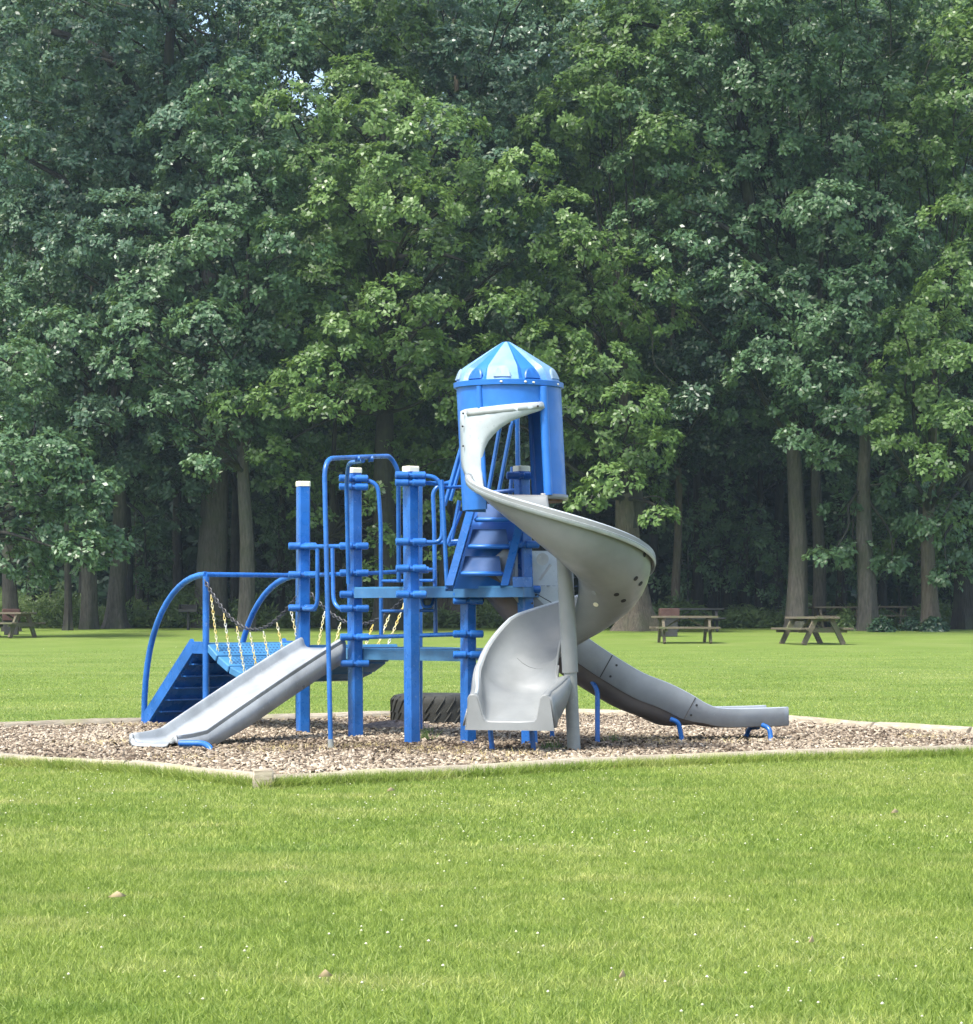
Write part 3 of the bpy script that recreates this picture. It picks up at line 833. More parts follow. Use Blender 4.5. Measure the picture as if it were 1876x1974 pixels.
# stair hand rails
for rail, pts in (('l', [((862, 1135, 19.42), (852, 925, 19.45)), ((857, 975, 19.6), (893, 850, 19.6)), ((871, 1040, 19.6), (886, 965, 19.6)), ((868, 965, 19.6), (893, 880, 19.6)), ((862, 1050, 19.6), (888, 985, 19.6))]),
                  ('r', [((940, 958, 19.75), (968, 800, 19.75)), ((958, 968, 19.75), (986, 820, 19.75)), ((982, 978, 19.75), (988, 900, 19.75))])):
    b = MB()
    for p, q in pts: b.tube([at(*p), at(*q)], .0155, 8)
    if rail == 'r':
        b.tube(arc_path([at(986, 822, 19.75), at(991, 805, 19.75), at(997, 822, 19.75), at(1000, 830, 19.75)], .03), .012, 8)
        b.tube([at(997, 780, 19.75), at(1000, 1000, 19.75)], .018, 8)
        b.tube([at(936, 950, 19.75), at(1003, 944, 19.7)], .014, 8)
    else:
        b.tube([at(850, 940, 19.45), at(895, 938, 19.6)], .012, 8)
        b.tube([at(866, 1050, 19.5), at(892, 1046, 19.6)], .012, 8)
    b.build('stair_handrail', BL, stair)

# ---- trough slide helper
def trough(rows_c, side, wdt, wall, th, name, mat, parent, wfun=None, flange=.02):
    """rows_c: floor centre points; side: unit vector toward the near side"""
    b = MB(); rows = []
    for i, c in enumerate(rows_c):
        c = Vector(c); h_ = wall if wfun is None else wfun(i / (len(rows_c) - 1))
        hw = wdt / 2
        prof = [(-hw - flange, h_ - .03), (-hw - flange, h_ - .004), (-hw - flange + .008, h_), (-hw, h_), (-hw + .008, h_ - .012), (-hw + .012, .03), (-hw + .03, .008), (-hw + .06, .0), (0, -.002)]
        full = [(x, z) for x, z in prof] + [(-x, z) for x, z in prof[:-1][::-1]]
        t = (Vector(rows_c[min(i + 1, len(rows_c) - 1)]) - Vector(rows_c[max(i - 1, 0)])).normalized()
        up = side.cross(t).normalized()
        if up.z < 0: up = -up
        rows.append([c + side * x + up * z for x, z in full])
    b.grid(rows); o = b.build(name, mat, parent, angle=40, thick=th, off=0)
    return o, rows
# straight slide
tp, ep_ = Vector((-1.262, 20.88, .70)), Vector((-2.345, 19.02, .045))
sd = (ep_ - tp); sd.z = 0; sd.normalize(); side = Vector((-sd.y, sd.x, 0))
if side.x < 0: side = -side
L = (ep_ - tp).length; rows_c = []
hor = Vector((ep_.x - tp.x, ep_.y - tp.y, 0)).length
for i in range(31):
    t = i / 30; z = .70 - .02 * sstep(0, .05, t)
    # straight fall then level run out
    zf = .655 * (1 - t / .80) + .06 if t < .80 else .06
    zz = .70 * 1.0 - (.70 - .055) * min(1, (t * 1.19) ** 1.06)
    zz = max(zz, .055 + .10 * max(0, (1 - (t - .62) / .30)) ** 2 if t > .62 else zz)
    p = tp + sd * hor * t; p.z = zz; rows_c.append(p)
ss, srows = trough(rows_c, side, .37, .145, .012, 'straight_slide', M['grey_slide'], PS, lambda t: .082 - .02 * sstep(.8, 1, t))
# deep outer side skirt
b = MB()
for sg, e in ((0, 0), (-1, -1)):
    b.grid([[r_[e], Vector(r_[e]) + Vector((0, 0, -.155 * (1 - .45 * sstep(16, 30, i))))] for i, r_ in enumerate(srows)])
b.build('side_wall', M['grey_slide'], ss, thick=.012)
b = MB(); e0 = srows[-1]
b.grid([[Vector(p) + sd * .006, Vector(p) + sd * (.05 if 4 < k < 12 else .008) + Vector((0, 0, -.025 if 4 < k < 12 else -.05))] for k, p in enumerate(e0)]); b.build('exit_lip', M['grey_slide'], ss, thick=.01)
# foot tube
ft = arc_path([at(346, 1433, 18.9), at(392, 1433, 18.85), at(405, 1440, 18.8), at(412, 1459, 18.75)], .1)
b = MB(); b.tube(ft, .022, 10); b.build('foot_tube', BL, ss)

# wavy slide: near edge traced, heading right and slightly away
wt = [(905, 1005), (940, 1030), (975, 1056), (1010, 1098), (1060, 1160), (1110, 1212), (1140, 1236), (1180, 1263), (1240, 1299), (1290, 1319), (1332, 1340), (1362, 1358), (1392, 1367), (1460, 1367), (1520, 1365)]
wt = wt[2:]
def WY(x): return 19.62 + .33 * ((x - 1000) / 260)
top = smooth_path([at(x, y, WY(x)) for x, y in wt], 4)
wside = Vector((.31, -.95, 0)).normalized(); wdir = Vector((.95, .31, 0))
b = MB(); rows = []
K = len(top)
wl = lambda t: .185 - .06 * sstep(.66, .80, t)
for i, p in enumerate(top):
    t_ = i / (K - 1); h_ = wl(t_)
    tg = (top[min(i + 1, K - 1)] - top[max(i - 1, 0)]).normalized(); up = wside.cross(tg).normalized()
    if up.z < 0: up = -up
    W_ = .43
    o0 = p - up * h_
    prof = [(0, -.005), (0, h_), (-.012, h_ + .004), (-.022, h_), (-.03, .05), (-.06, .01), (-W_ / 2, 0), (-W_ + .06, .01), (-W_ + .03, .05), (-W_ + .022, h_), (-W_ + .012, h_ + .004), (-W_, h_), (-W_, -.005)]
    rows.append([o0 + wside * x + up * z for x, z in prof])
b.grid(rows); wave = b.build('wavy_slide', M['grey_wave'], PS, angle=40, thick=.012, off=0)
# underside shell (moulded belly, its shade painted in as a darker colour)
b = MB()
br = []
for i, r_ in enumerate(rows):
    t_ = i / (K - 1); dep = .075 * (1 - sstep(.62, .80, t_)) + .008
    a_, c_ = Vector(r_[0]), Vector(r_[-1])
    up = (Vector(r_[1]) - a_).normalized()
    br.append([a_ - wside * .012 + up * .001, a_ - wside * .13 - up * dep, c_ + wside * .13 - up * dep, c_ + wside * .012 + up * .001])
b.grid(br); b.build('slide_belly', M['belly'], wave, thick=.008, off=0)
# section seams
for xs_ in (1182, 1342):
    i = min(range(K), key=lambda q: abs(CX + F * top[q].x / top[q].y - xs_))
    r_ = rows[i]; b = MB(); b.tube([Vector(r_[0]) + wside * .007, Vector(r_[1]) + wside * .007], .004, 5); b.build('seam', M['black_metal'], wave)
    for v in (.25, .75):
        q = Vector(rows[min(i + 1, K - 1)][0]).lerp(Vector(rows[min(i + 1, K - 1)][1]), v) + wside * .006
        b = MB(); b.tube([q, q + wside * .006], .009, 8); b.build('bolt', M['black_metal'], wave)
# supports
for pts in ([(1140, 1312, 19.9), (1152, 1330, 19.85), (1152, 1438, 19.75)], [(1062, 1375, 20.6), (1066, 1430, 20.6)], [(1292, 1386, 20.0), (1308, 1392, 20.0), (1318, 1434, 20.05)],
            [(1470, 1398, 20.15), (1484, 1404, 20.1), (1488, 1434, 20.05)], [(1462, 1402, 20.5), (1444, 1402, 20.6), (1435, 1430, 20.65)]):
    P_ = [Vector(at(*p)) for p in pts]; P_[-1].z = -.03
    b = MB(); b.tube(arc_path(P_, .08), .0185, 10); b.build('support_leg', BL, wave)
b = MB(); P_ = [Vector(at(1160, 1330, 19.9)), Vector(at(1140, 1308, 19.95))]; b.box(Vector(at(1128, 1307, 20.0)), (.12, .12, .012), 0); b.build('support_plate', BL, wave)
# high side panel of the wavy slide entrance with moulded disc
b = MB()
pn = [(1000, 1062), (1078, 1070), (1086, 1240), (1050, 1180), (1026, 1150), (1000, 1128)]
pv = [Vector(at(x, y, WY(x) + .02)) for x, y in [(992, 1062), (1078, 1062), (1092, 1110), (1090, 1190), (1048, 1168), (1020, 1140), (990, 1125)]]
b.add(pv, [tuple(range(7))]); wp = b.build('entrance_panel', M['grey_pale'], wave, smooth=False, thick=.03)
b = MB(); c = Vector(at(1046, 1078, 19.58)); b.tube([c, c + Vector((0, -.012, 0))], .045, 18); b.tube([Vector(at(1040, 1118, 19.6)), Vector(at(1062, 1088, 19.6))], .012, 6)
b.build('moulded_disc', M['grey_slide'], wp)
for x, y in ((1033, 1147), (1026, 1163)): p = Vector(at(x, y, 19.58)); b = MB(); b.tube([p, p + Vector((0, -.02, 0))], .008, 8); b.build('bolt', M['black_metal'], wp)
b = MB(); b.tube([Vector(at(1018, 1136, 19.585)), Vector(at(1075, 1168, 19.60))], .003, 5); b.build('seam', M['black_metal'], wp)

# ---- bridge with chains, climbing panel and arches
ax = Vector((-.635, .772, 0)); wv = Vector((.73, .61, 0)); A3 = Vector((A.x, A.y, 0)); BLn = 1.39
gp = A3 + ax * BLn          # gate post foot (front)
zb = .73
bridge = MB()
bridge.tube([gp + Vector((0, 0, .02)), gp + Vector((0, 0, 1.28))], .028, 12)
bo = bridge.build('gate_post', BL, PS)
b = MB(); b.tube([gp + wv + Vector((0, 0, -.03)), gp + wv + Vector((0, 0, 1.28))], .028, 12); b.build('gate_post', BL, PS)
ztr = 1.295
tube_part('gate_top_rail', [gp + Vector((0, 0, ztr)), gp + wv + Vector((0, 0, ztr)), ], .021)
for o_ in (Vector((0, 0, 0)), wv):
    pts = []
    for k in range(15):
        q = k / 14 * PI / 2
        pts.append(gp + o_ + ax * (.96 * math.sin(q)) ** 1.0 + Vector((0, 0, ztr * math.cos(q) ** .80)) if True else None)
    pts[-1].z = -.03
    tube_part('arch_rail', pts, .026, n=12)
# planks
def sag(u): return zb - .265 * math.sin(PI * u) ** .9
NP = 8
br_root = MB(); br_root.tube([A3 + ax * BLn * (k / 16) + Vector((0, 0, sag(k / 16) - .05)) + wv * .03 for k in range(17)], .012, 6)
br_root.tube([A3 + ax * BLn * (k / 16) + Vector((0, 0, sag(k / 16) - .05)) + wv * .97 for k in range(17)], .012, 6)
bro = br_root.build('chain_bridge', BL, PS)
for k in range(NP):
    u0, u1 = (k + .04) / NP, (k + .96) / NP
    p = A3 + ax * BLn * u0; q = A3 + ax * BLn * u1; p.z = sag(u0); q.z = sag(u1)
    d = (q - p); L_ = d.length; dn = d.normalized(); wn = wv.normalized(); up = dn.cross(wn).normalized()
    if up.z < 0: up = -up
    b = MB()
    c = (p + q) / 2 + wv / 2 - up * .03
    m_ = Matrix((dn, wn, up)).transposed()
    tmp = MB(); tmp.box((0, 0, 0), (L_, wv.length, .06), 0, .006)
    b.add([m_ @ Vector(v) + c for v in tmp.v], tmp.f)
    b.cur = 1
    for i in range(22):
        for j in range(4):
            cc = c + wn * ((i + .5) / 22 - .5) * wv.length * .84 + dn * (j - 1.5) * L_ * .2 + up * .0312
            t2 = MB(); t2.box((0, 0, 0), (L_ * .08, wv.length * .017, .001)); b.add([m_ @ Vector(v) + cc for v in t2.v], t2.f)
    b.build('plank', [M['blue_deck'], M['navy']], bro, smooth=False)
def chain(pts, pitch, r, wire, name, mat, parent):
    pts = [Vector(p) for p in pts]; b = MB()
    # resample
    segs = [(pts[i + 1] - pts[i]).length for i in range(len(pts) - 1)]; tot = sum(segs); n = max(2, int(tot / pitch))
    def pos(s):
        for i, l in enumerate(segs):
            if s <= l or i == len(segs) - 1: return pts[i] + (pts[i + 1] - pts[i]) * min(1, s / l)
            s -= l
    for k in range(n):
        p, q = pos(k * tot / n), pos((k + 1) * tot / n); t = (q - p).normalized()
        a = t.cross(Vector((0, 1, 0)) if abs(t.y) < .9 else Vector((1, 0, 0))).normalized(); bb = t.cross(a)
        s_ = a if k % 2 else bb; s_ = (s_ + (a if k % 2 == 0 else bb) * .35).normalized()
        c = (p + q) / 2; hl = pitch * .68
        loop = [c + t * math.cos(w_) * hl + s_ * math.sin(w_) * r for w_ in [i * 2 * PI / 10 for i in range(11)]]
        b.tube(loop, wire, 5, cap=False)
    return b.build(name, mat, parent)
for fi, o_ in enumerate((Vector((0, 0, 0)) - wv * .02, wv * 1.02)):
    p0 = gp + o_ + Vector((0, 0, 1.25)); p1 = A3 + o_ + Vector((0, 0, 1.12)) + ax * .04
    if fi == 1: p1 = A3 + o_ + Vector((.13, .03, 1.20))
    pts = []
    for k in range(21):
        t = k / 20; p = p0.lerp(p1, t); p.z -= .345 * 4 * t * (1 - t) * (.88 + .12 * math.sin(PI * t)); pts.append(p)
    hc = chain(pts, .034, .014, .0045, 'hand_chain', M['chain'], bro)
    for k in range(7):
        t = (k + .55) / 7.1; p = pts[int(t * 20)].lerp(pts[min(20, int(t * 20) + 1)], t * 20 - int(t * 20))
        u = 1 - t; e = A3 + ax * BLn * u + o_ + (wv * .07 if fi == 0 else -wv * .07); e.z = sag(u) + .0
        chain([p + Vector((0, 0, -.03)), e], .026, .0095, .0034, 'hanger_chain', M['yellow'], bro)
# climbing panel: stringers and step boards
cp = MB()
for o_ in (Vector((0, 0, 0)), wv):
    t0 = gp + o_ + Vector((0, 0, zb - .045)); t1 = t0 + ax * .18; ft_ = gp + o_ + ax * .95 + Vector((0, 0, .0))
    bar(cp, t0 - ax * .02, t1, .03, .10, wv); bar(cp, t1 + Vector((0, 0, .03)), ft_ + Vector((0, 0, .04)), .03, .11, wv)
cpo = cp.build('climbing_panel', BL, PS, smooth=False)
b = MB(); b.box(gp + wv / 2 + ax * .10 + Vector((0, 0, zb - .02)), (.22, wv.length, .03), math.atan2(ax.y, ax.x)); b.build('panel_top', M['blue_deck'], cpo, smooth=False)
for k in range(6):
    u = .20 + k * .125; zt = (zb - .1) * (1 - (k + .3) / 6.1)
    c = gp + wv / 2 + ax * (u + .03)
    tl = Matrix.Rotation(R(52), 3, 'Y')
    b = MB(); b.box((c.x, c.y, zt), (.155, wv.length - .03, .022), math.atan2(ax.y, ax.x), 0, tl)
    b.build('step_board', BL, cpo, smooth=False)
    b = MB(); b.box((c.x, c.y, zt - .055) , (.05, wv.length - .035, .012), math.atan2(ax.y, ax.x)); b.build('step_lip', BL, cpo, smooth=False)

# ---- tractor tyre half sunk in the bed
tx, ty = at(842, 0, 23.5)[0], 23.5
ty_root = empty('tractor_tyre', (tx, ty, 0), 'large dark rubber tractor tyre lying half sunk in the wood chips behind the blue posts', 'tyre')
b = MB(); Rt = .395
prof = [(.20, .225), (.25, .262), (.31, .272), (.36, .262), (.388, .235), (.395, .19), (.395, .05), (.388, -.02), (.22, -.03)]
rows = [[(tx + r * math.cos(a * PI / 24), ty + r * math.sin(a * PI / 24), z) for r, z in prof] for a in range(49)]
b.grid(rows); b.build('carcass', M['rubber'], ty_root, angle=50)
b = MB()
for k in range(26):
    a0 = k * 2 * PI / 26
    for sg in (0, 1):
        pts = []
        for q in range(5):
            z = (.0 + .12 * q / 4) if sg == 0 else (.12 + .135 * q / 4)
            a = a0 + (q / 4) * .22 + (PI / 26 if sg else 0); r_ = .398 - (.03 if (sg and q == 4) else 0)
            pts.append((tx + r_ * math.cos(a), ty + r_ * math.sin(a), z))
        b.tube(pts, .008, 6)
b.build('tread', M['rubber'], ty_root, smooth=False)
# small mound of chips in front of it
b = MB(); mx, my = gnd(765, 1408)
rows = []
for i in range(9):
    f_ = i / 8; rows.append([(mx + .42 * f_ * math.cos(a * PI / 12), my + .30 * f_ * math.sin(a * PI / 12), .075 * (1 - f_ * f_) * (1 + .15 * math.sin(a * 1.7))) for a in range(24)])
b.grid(rows, True); o = b.build('mulch_mound', M['mulch']); tag(o, None, None, None, 'structure')

# ---- picnic tables
def picnic(px, py, Y, rot, label, L=1.83, mat='table_wood', z=None):
    X = (px - CX) * Y / F
    if z is None: z = gz(Y)
    root = empty('picnic_table', (X, Y, z), label, 'picnic table', 'wooden picnic tables under the trees')
    rt = R(rot); rm = Matrix.Rotation(rt, 3, 'Z')
    def W(v): return rm @ Vector(v) + Vector((X, Y, z))
    b = MB()
    for k in range(5):
        b.box(W((0, -.32 + k * .16, .75)), (L, .15, .065), rt, .008)
    b.build('table_top', M[mat], root)
    for s_ in (-1, 1):
        b = MB()
        for q in (0, 1): b.box(W((0, s_ * (.60 + q * .16), .44)), (L, .15, .06), rt, .008)
        b.build('bench', M[mat], root)
    for e in (-1, 1):
        b = MB(); xx = e * (L / 2 - .25)
        for s_ in (-1, 1):
            bar(b, W((xx, s_ * .24, .72)), W((xx, s_ * .62, 0)),   .07, .14, rm @ Vector((1, 0, 0)))
        b.box(W((xx + .05, 0, .395)), (.06, 1.50, .12), rt); b.box(W((xx + .05, 0, .69)), (.045, .70, .08), rt)
        b.build('leg_frame', M[mat], root, smooth=False)
    b = MB()
    for e in (-1, 1): bar(b, W((e * (L / 2 - .28), 0, .40)), W((e * .12, 0, .71)), .09, .04, rm @ Vector((0, 1, 0)))
    b.build('brace', M[mat], root, smooth=False)
    return root
picnic(1320, 0, 77.5, 4, 'weathered picnic table seen side on, in front of the red-brown box', 1.83)
picnic(1566, 0, 76.5, 109, 'mossy picnic table seen end on, in front of the two grey trunks at right', 1.95)
picnic(8, 0, 83, -28, 'picnic table cut off by the left edge of the picture', 1.9)
picnic(1612, 0, 93, 10, 'dark shaded picnic table left of the thick grey trunk at right', 1.83, 'table_wood')
picnic(1705, 0, 94, -20, 'dark shaded picnic table mostly hidden behind the thick grey trunk at right', 1.83, 'table_wood')
picnic(1340, 0, 90, 3, 'black metal picnic table in the shade behind the side-on table', 1.83, 'black_metal')
def redbox(px, Y, z0, w_, h_, label):
    X = (px - CX) * Y / F; g0 = gz(Y)
    root = empty('fire_box', (X, Y, g0), label, 'fire box', 'red-brown boxes by the picnic tables')
    b = MB(); b.box((X, Y, g0 + z0 + h_ / 2), (w_, .45, h_), .1, .02); b.build('panel', M['rusty'], root)
    b = MB(); b.box((X, Y, g0 + z0 / 2), (w_ * .8, .35, z0), .1, .01); b.build('base', M['black_metal'], root)
redbox(1290, 84, .62, .60, .26, 'red-brown metal fire box showing above the side-on picnic table')
redbox(22, 86, .45, .55, .38, 'red-brown metal fire box behind the table at the left edge')
# park grill
gx, gY = at(363, 0, 92)[0], 92.0; g0 = gz(gY)
gr = empty('park_grill', (gx, gY, g0), 'black pedestal park grill standing between trees behind the climbing arch', 'grill')
b = MB(); b.tube([(gx, gY, g0 - .05), (gx, gY, g0 + .62)], .05, 10); b.build('pedestal', M['black_metal'], gr)
b = MB(); b.box((gx, gY, g0 + .66), (.62, .42, .10), 0, .01)
for s_ in (-1, 1): b.box((gx + s_ * .30, gY, g0 + .78), (.03, .42, .18), 0)
b.box((gx, gY + .2, g0 + .78), (.60, .03, .18), 0); b.build('fire_pan', M['black_metal'], gr)
b = MB()
for k in range(9): b.tube([(gx - .28 + k * .07, gY - .2, g0 + .84), (gx - .28 + k * .07, gY + .2, g0 + .84)], .008, 6)
b.build('grate', M['black_metal'], gr)

# ------------------------------------------------------------------ trees
rt_ = np.random.default_rng(11)
def rosettes(C, A, nl, Ls, Ws, droop=.25, off=None):
    """C (M,3) twig tips, A (M,3) axes; nl leaves each -> verts, faces, tint"""
    Mn = len(C)
    ref = rt_.normal(size=(Mn, 3)); U = np.cross(A, ref); U /= np.linalg.norm(U, axis=1)[:, None] + 1e-9; Vv = np.cross(A, U)
    Cc = np.repeat(C, nl, 0); AA = np.repeat(A, nl, 0); UU = np.repeat(U, nl, 0); VV = np.repeat(Vv, nl, 0); n = len(Cc)
    ph = rt_.uniform(0, 2 * PI, n); el = rt_.uniform(1.0, 2.05, n)
    side = UU * np.cos(ph)[:, None] + VV * np.sin(ph)[:, None]
    D = AA * np.cos(el)[:, None] + side * np.sin(el)[:, None]; D[:, 2] -= droop * rt_.random(n); D /= np.linalg.norm(D, axis=1)[:, None]
    T = np.cross(D, AA) + rt_.normal(0, .35, (n, 3)); T -= D * (T * D).sum(1)[:, None]; T /= np.linalg.norm(T, axis=1)[:, None] + 1e-9
    L = Ls * rt_.uniform(.65, 1.25, n)[:, None]; W = Ws * rt_.uniform(.7, 1.25, n)[:, None] / 2
    b0 = Cc + D * L * .12 + rt_.normal(0, Ls * .22, (n, 3))
    mid = b0 + D * L * .58
    Nn = np.cross(T, D)
    V = np.stack([b0, mid + T * W, b0 + D * L, mid - T * W], 1)
    V[:, (1, 3), :] += (Nn * L * .06)[:, None]
    tint = np.repeat(rt_.beta(2.4, 2.6, Mn), nl) * .62 + rt_.random(n) * .33
    if off is not None: tint = np.clip(tint + np.repeat(off, nl), 0, .94)
    pale = rt_.random(n) < (.032 if Ls < .3 else .004); tint[pale] = rt_.uniform(.95, 1, pale.sum())
    return V.reshape(-1, 3), np.arange(n * 4).reshape(-1, 4), tint
def lobe_points(lobes, dens=9.0, face=True):
    """lobes: (x,y,z,r) ; returns tip centres and axes on lumpy ellipsoid shells"""
    Cs, As, Os = [], [], []
    for (x, y, z, r) in lobes:
        m = int(4 * PI * r * r * dens * .8)
        d = rt_.normal(size=(m, 3)); d /= np.linalg.norm(d, axis=1)[:, None]
        keep = (d[:, 2] > -.55) & ((d[:, 1] < .35) | (rt_.random(m) < .35)); d = d[keep]
        # sub-lumps: pull points toward a few dozen seeds so that the shell breaks into sprays
        ns = max(8, int(r * r * 7)); s = rt_.normal(size=(ns, 3)); s /= np.linalg.norm(s, axis=1)[:, None]
        near = (d @ s.T).argmax(1); g_ = s[near]
        d2 = d * .55 + g_ * .45; d2 /= np.linalg.norm(d2, axis=1)[:, None]
        rad = r * (.72 + .34 * rt_.random(ns))[near] * (1 - .30 * rt_.random(len(d)) ** 1.6)
        P = np.array([x, y, z]) + d2 * rad[:, None] * np.array([1.12, 1.0, .74])
        ax_ = d2 * .9 + np.array([0, -.12, .62]) + rt_.normal(0, .25, d2.shape); ax_ /= np.linalg.norm(ax_, axis=1)[:, None]
        Cs.append(P); As.append(ax_); Os.append(np.full(len(P), rt_.normal(0, .09)) + rt_.normal(0, .07, ns)[near])
    return np.concatenate(Cs), np.concatenate(As), np.concatenate(Os)
NLEAF = [0]
def crown_mesh(lobes, mat, parent, leaf=(.17, .085), dens=9.0, nl=7, name='crown'):
    C, A_, O_ = lobe_points(lobes, dens)
    root = np.array(parent.location) if parent else np.zeros(3)
    V, Fc, t = rosettes(C - root, A_, nl, *leaf, off=O_); NLEAF[0] += len(Fc)
    return np_mesh(name, V, Fc, mat, t, parent)
def trunk_mesh(X, Y, base_w, top_w, h, lean_, limbs, mat, parent, seed, flare=1.5, name='trunk', lobes=()):
    r_ = random.Random(seed); b = MB(); z0 = gz(Y) - .15
    ks = [0, .15, .4, .9, 1.8, 3.2, 5, 7.5, 10, 13, 16, 20]
    ks = [k for k in ks if k < h] + [h]; path = []; rad = []
    for k in ks:
        t = k / h; wob = .12 * math.sin(k * .5 + seed)
        path.append(Vector((X + lean_ * k + wob * min(1, k / 3), Y + .08 * math.sin(k * .4 + seed * 2), z0 + k)))
        rad.append((base_w / 2) * ((1 - t) + t * top_w / base_w) * (1 + (flare - 1) * math.exp(-k * 2.2)))
    n = 18; rows = []
    for p, r in zip(path, rad):
        k = p.z - z0; fl = math.exp(-k * 1.6)
        rows.append([(p.x + r * (1 + (.22 * fl + .05) * math.sin(q * 2 * PI / n * 5 + seed) + .03 * math.sin(q * 2.3)) * math.cos(q * 2 * PI / n),
                      p.y + r * (1 + (.22 * fl + .05) * math.sin(q * 2 * PI / n * 5 + seed)) * math.sin(q * 2 * PI / n), p.z) for q in range(n)])
    b.grid(rows, True)
    def tp(z):
        z = max(path[0].z, min(path[-1].z, z))
        for i in range(len(path) - 1):
            if path[i + 1].z >= z: 
                f_ = (z - path[i].z) / max(1e-6, path[i + 1].z - path[i].z); return path[i].lerp(path[i + 1], f_), rad[i] + (rad[i + 1] - rad[i]) * f_
        return path[-1], rad[-1]
    b.cur = 1
    for (lx, ly, lz, lr) in list(lobes)[:26]:
        d = math.hypot(lx - X, ly - Y); s, rr_ = tp(max(z0 + h * .42, lz - d * r_.uniform(.35, .8) - .5))
        e = Vector((lx, ly, lz - lr * .2)); m1 = s.lerp(e, .35) + Vector((r_.uniform(-.3, .3), 0, r_.uniform(.0, .5))); m2 = s.lerp(e, .7) + Vector((r_.uniform(-.4, .4), r_.uniform(-.3, .3), r_.uniform(.1, .6)))
        P_ = smooth_path([s, m1, m2, e], 4); r0 = min(rr_ * .5, .03 + .012 * (e - s).length)
        b.tube(P_, r0, 7, True, .02)
        for q in range(3):
            a = P_[r_.randint(5, len(P_) - 2)]; dd = Vector((r_.uniform(-1, 1), r_.uniform(-1, .4), r_.uniform(-.1, .9))) * lr * .8
            b.tube(smooth_path([a, a + dd * .5 + Vector((0, 0, .1)), a + dd], 3), .025, 5, True, .008)
    for pts, r0, r1 in limbs:
        b.tube(smooth_path([at(*p) for p in pts], 5), r0, 8, True, r1)
    return b.build(name, [mat, M['bark_dark']], parent, angle=60)
def px_lobes(lst, Y, r_=None, jit=1.6):
    r_ = random.Random(len(lst) * 7 + int(Y)); out = []
    for e in lst:
        x, y, rp = e[:3]; YY_ = Y + (e[3] if len(e) > 3 else r_.uniform(-jit, jit)); X, _, z = at(x, y, YY_)
        out.append((X, YY_, z, rp * YY_ / F))
    return out
TG = 'big trees along the edge of the wood'
FILL = []
TREE_PX = [472, 745, 1228, 410, 222, 880, 1536, 1577, 1671, 1795, 22, 1862, 1303]
def fill_for(px, Y):
    out = []
    for (x, y, r_, k) in FILL:
        if min(TREE_PX, key=lambda q: abs(q - x) + (400 if (q in (22, 1862, 1303, 222) and y < 500) else 0)) == px: out.append((x, y, r_, k))
    return out
_rf = random.Random(77)
for iy in range(18):
    for ix in range(27):
        x = -70 + ix * 78 + (iy % 2) * 39 + _rf.uniform(-22, 22); y = -60 + iy * 66 + _rf.uniform(-20, 20)
        if y > (985 if x < 700 else 960 if x < 1280 else 900 if x < 1500 else 1085): continue
        if y > 900 and 380 < x < 500: continue
        if 1500 < x < 1600 and y > 900 or 1640 < x < 1700 and y > 930: continue
        if math.hypot(x - 420, y - 20) < 62 or math.hypot(x - 605, y - 165) < 66: continue
        FILL.append((x, y, _rf.uniform(44, 98), _rf.uniform(-4.5, 4.5) if y < 850 else _rf.uniform(-1, 4)))
for _k in range(26):
    x = _rf.uniform(1150, 2000) if _k < 16 else _rf.uniform(-150, 900)
    FILL.append((x, _rf.uniform(-260, -80), _rf.uniform(80, 130), _rf.uniform(-15, -6) if _k < 16 else _rf.uniform(-6, 0)))
def tree(px, Y, w_, label, lst, mat, bark='bark', h=14, lean_=0, limbs=(), top_w=.12, seed=1, flare=1.5, leaf=(.195, .11), dens=12, nl=8, cY=None, name='oak_tree', group=TG):
    X = (px - CX) * Y / F; z = gz(Y)
    root = empty(name, (X, Y, z), label, 'tree', group)
    lobes = px_lobes(lst, Y - 2.5 if cY is None else cY)
    if px in TREE_PX and h > 8: lobes = lobes + px_lobes(fill_for(px, Y), 93)
    wm = w_ * Y / F
    trunk_mesh(X, Y, wm, top_w, h, lean_, limbs, M[bark], root, seed, flare, lobes=lobes)
    if lobes: crown_mesh(lobes, M[mat], root, leaf, dens, nl)
    return root
# light central crowns
tree(472, 90, 33, 'tree with slim straight grey trunk seen above the gate top rail', [
    (430, 205, 75), (470, 150, 60), (420, 270, 60), (480, 330, 85), (430, 430, 80), (395, 480, 60), (560, 470, 75), (520, 400, 70), (330, 500, 75), (290, 560, 70), (270, 640, 65), (250, 700, 60),
    (500, 560, 80), (400, 620, 70), (520, 650, 80), (400, 720, 75), (350, 770, 60), (500, 760, 70), (440, 840, 60), (330, 850, 45), (390, 900, 45), (600, 590, 60), (470, 690, 60), (300, 780, 50), (250, 600, 40)],
    'leaf_mid', h=13, seed=1, flare=1.25)
tree(745, 92, 52, 'tree with dark thick trunk behind the arched blue pole', [
    (560, 215, 75), (610, 330, 85), (700, 240, 80), (660, 390, 80), (750, 330, 80), (850, 255, 85), (800, 400, 85), (900, 350, 75), (700, 470, 75), (620, 540, 80), (760, 590, 85), (660, 655, 85),
    (800, 680, 80), (600, 720, 70), (700, 760, 65), (860, 490, 80), (960, 390, 80), (1000, 480, 75), (560, 620, 60), (840, 600, 60), (620, 790, 50), (520, 870, 50), (880, 760, 55), (540, 780, 60), (450, 780, 50)],
    'leaf_light', 'bark_dark', h=18, seed=2, cY=87.5, limbs=[([(740, 700, 91), (800, 640, 90), (930, 560, 89)], .16, .05), ([(735, 650, 91), (700, 560, 90), (640, 500, 89)], .16, .05), ([(745, 500, 91), (840, 490, 89), (900, 505, 88)], .12, .03)])
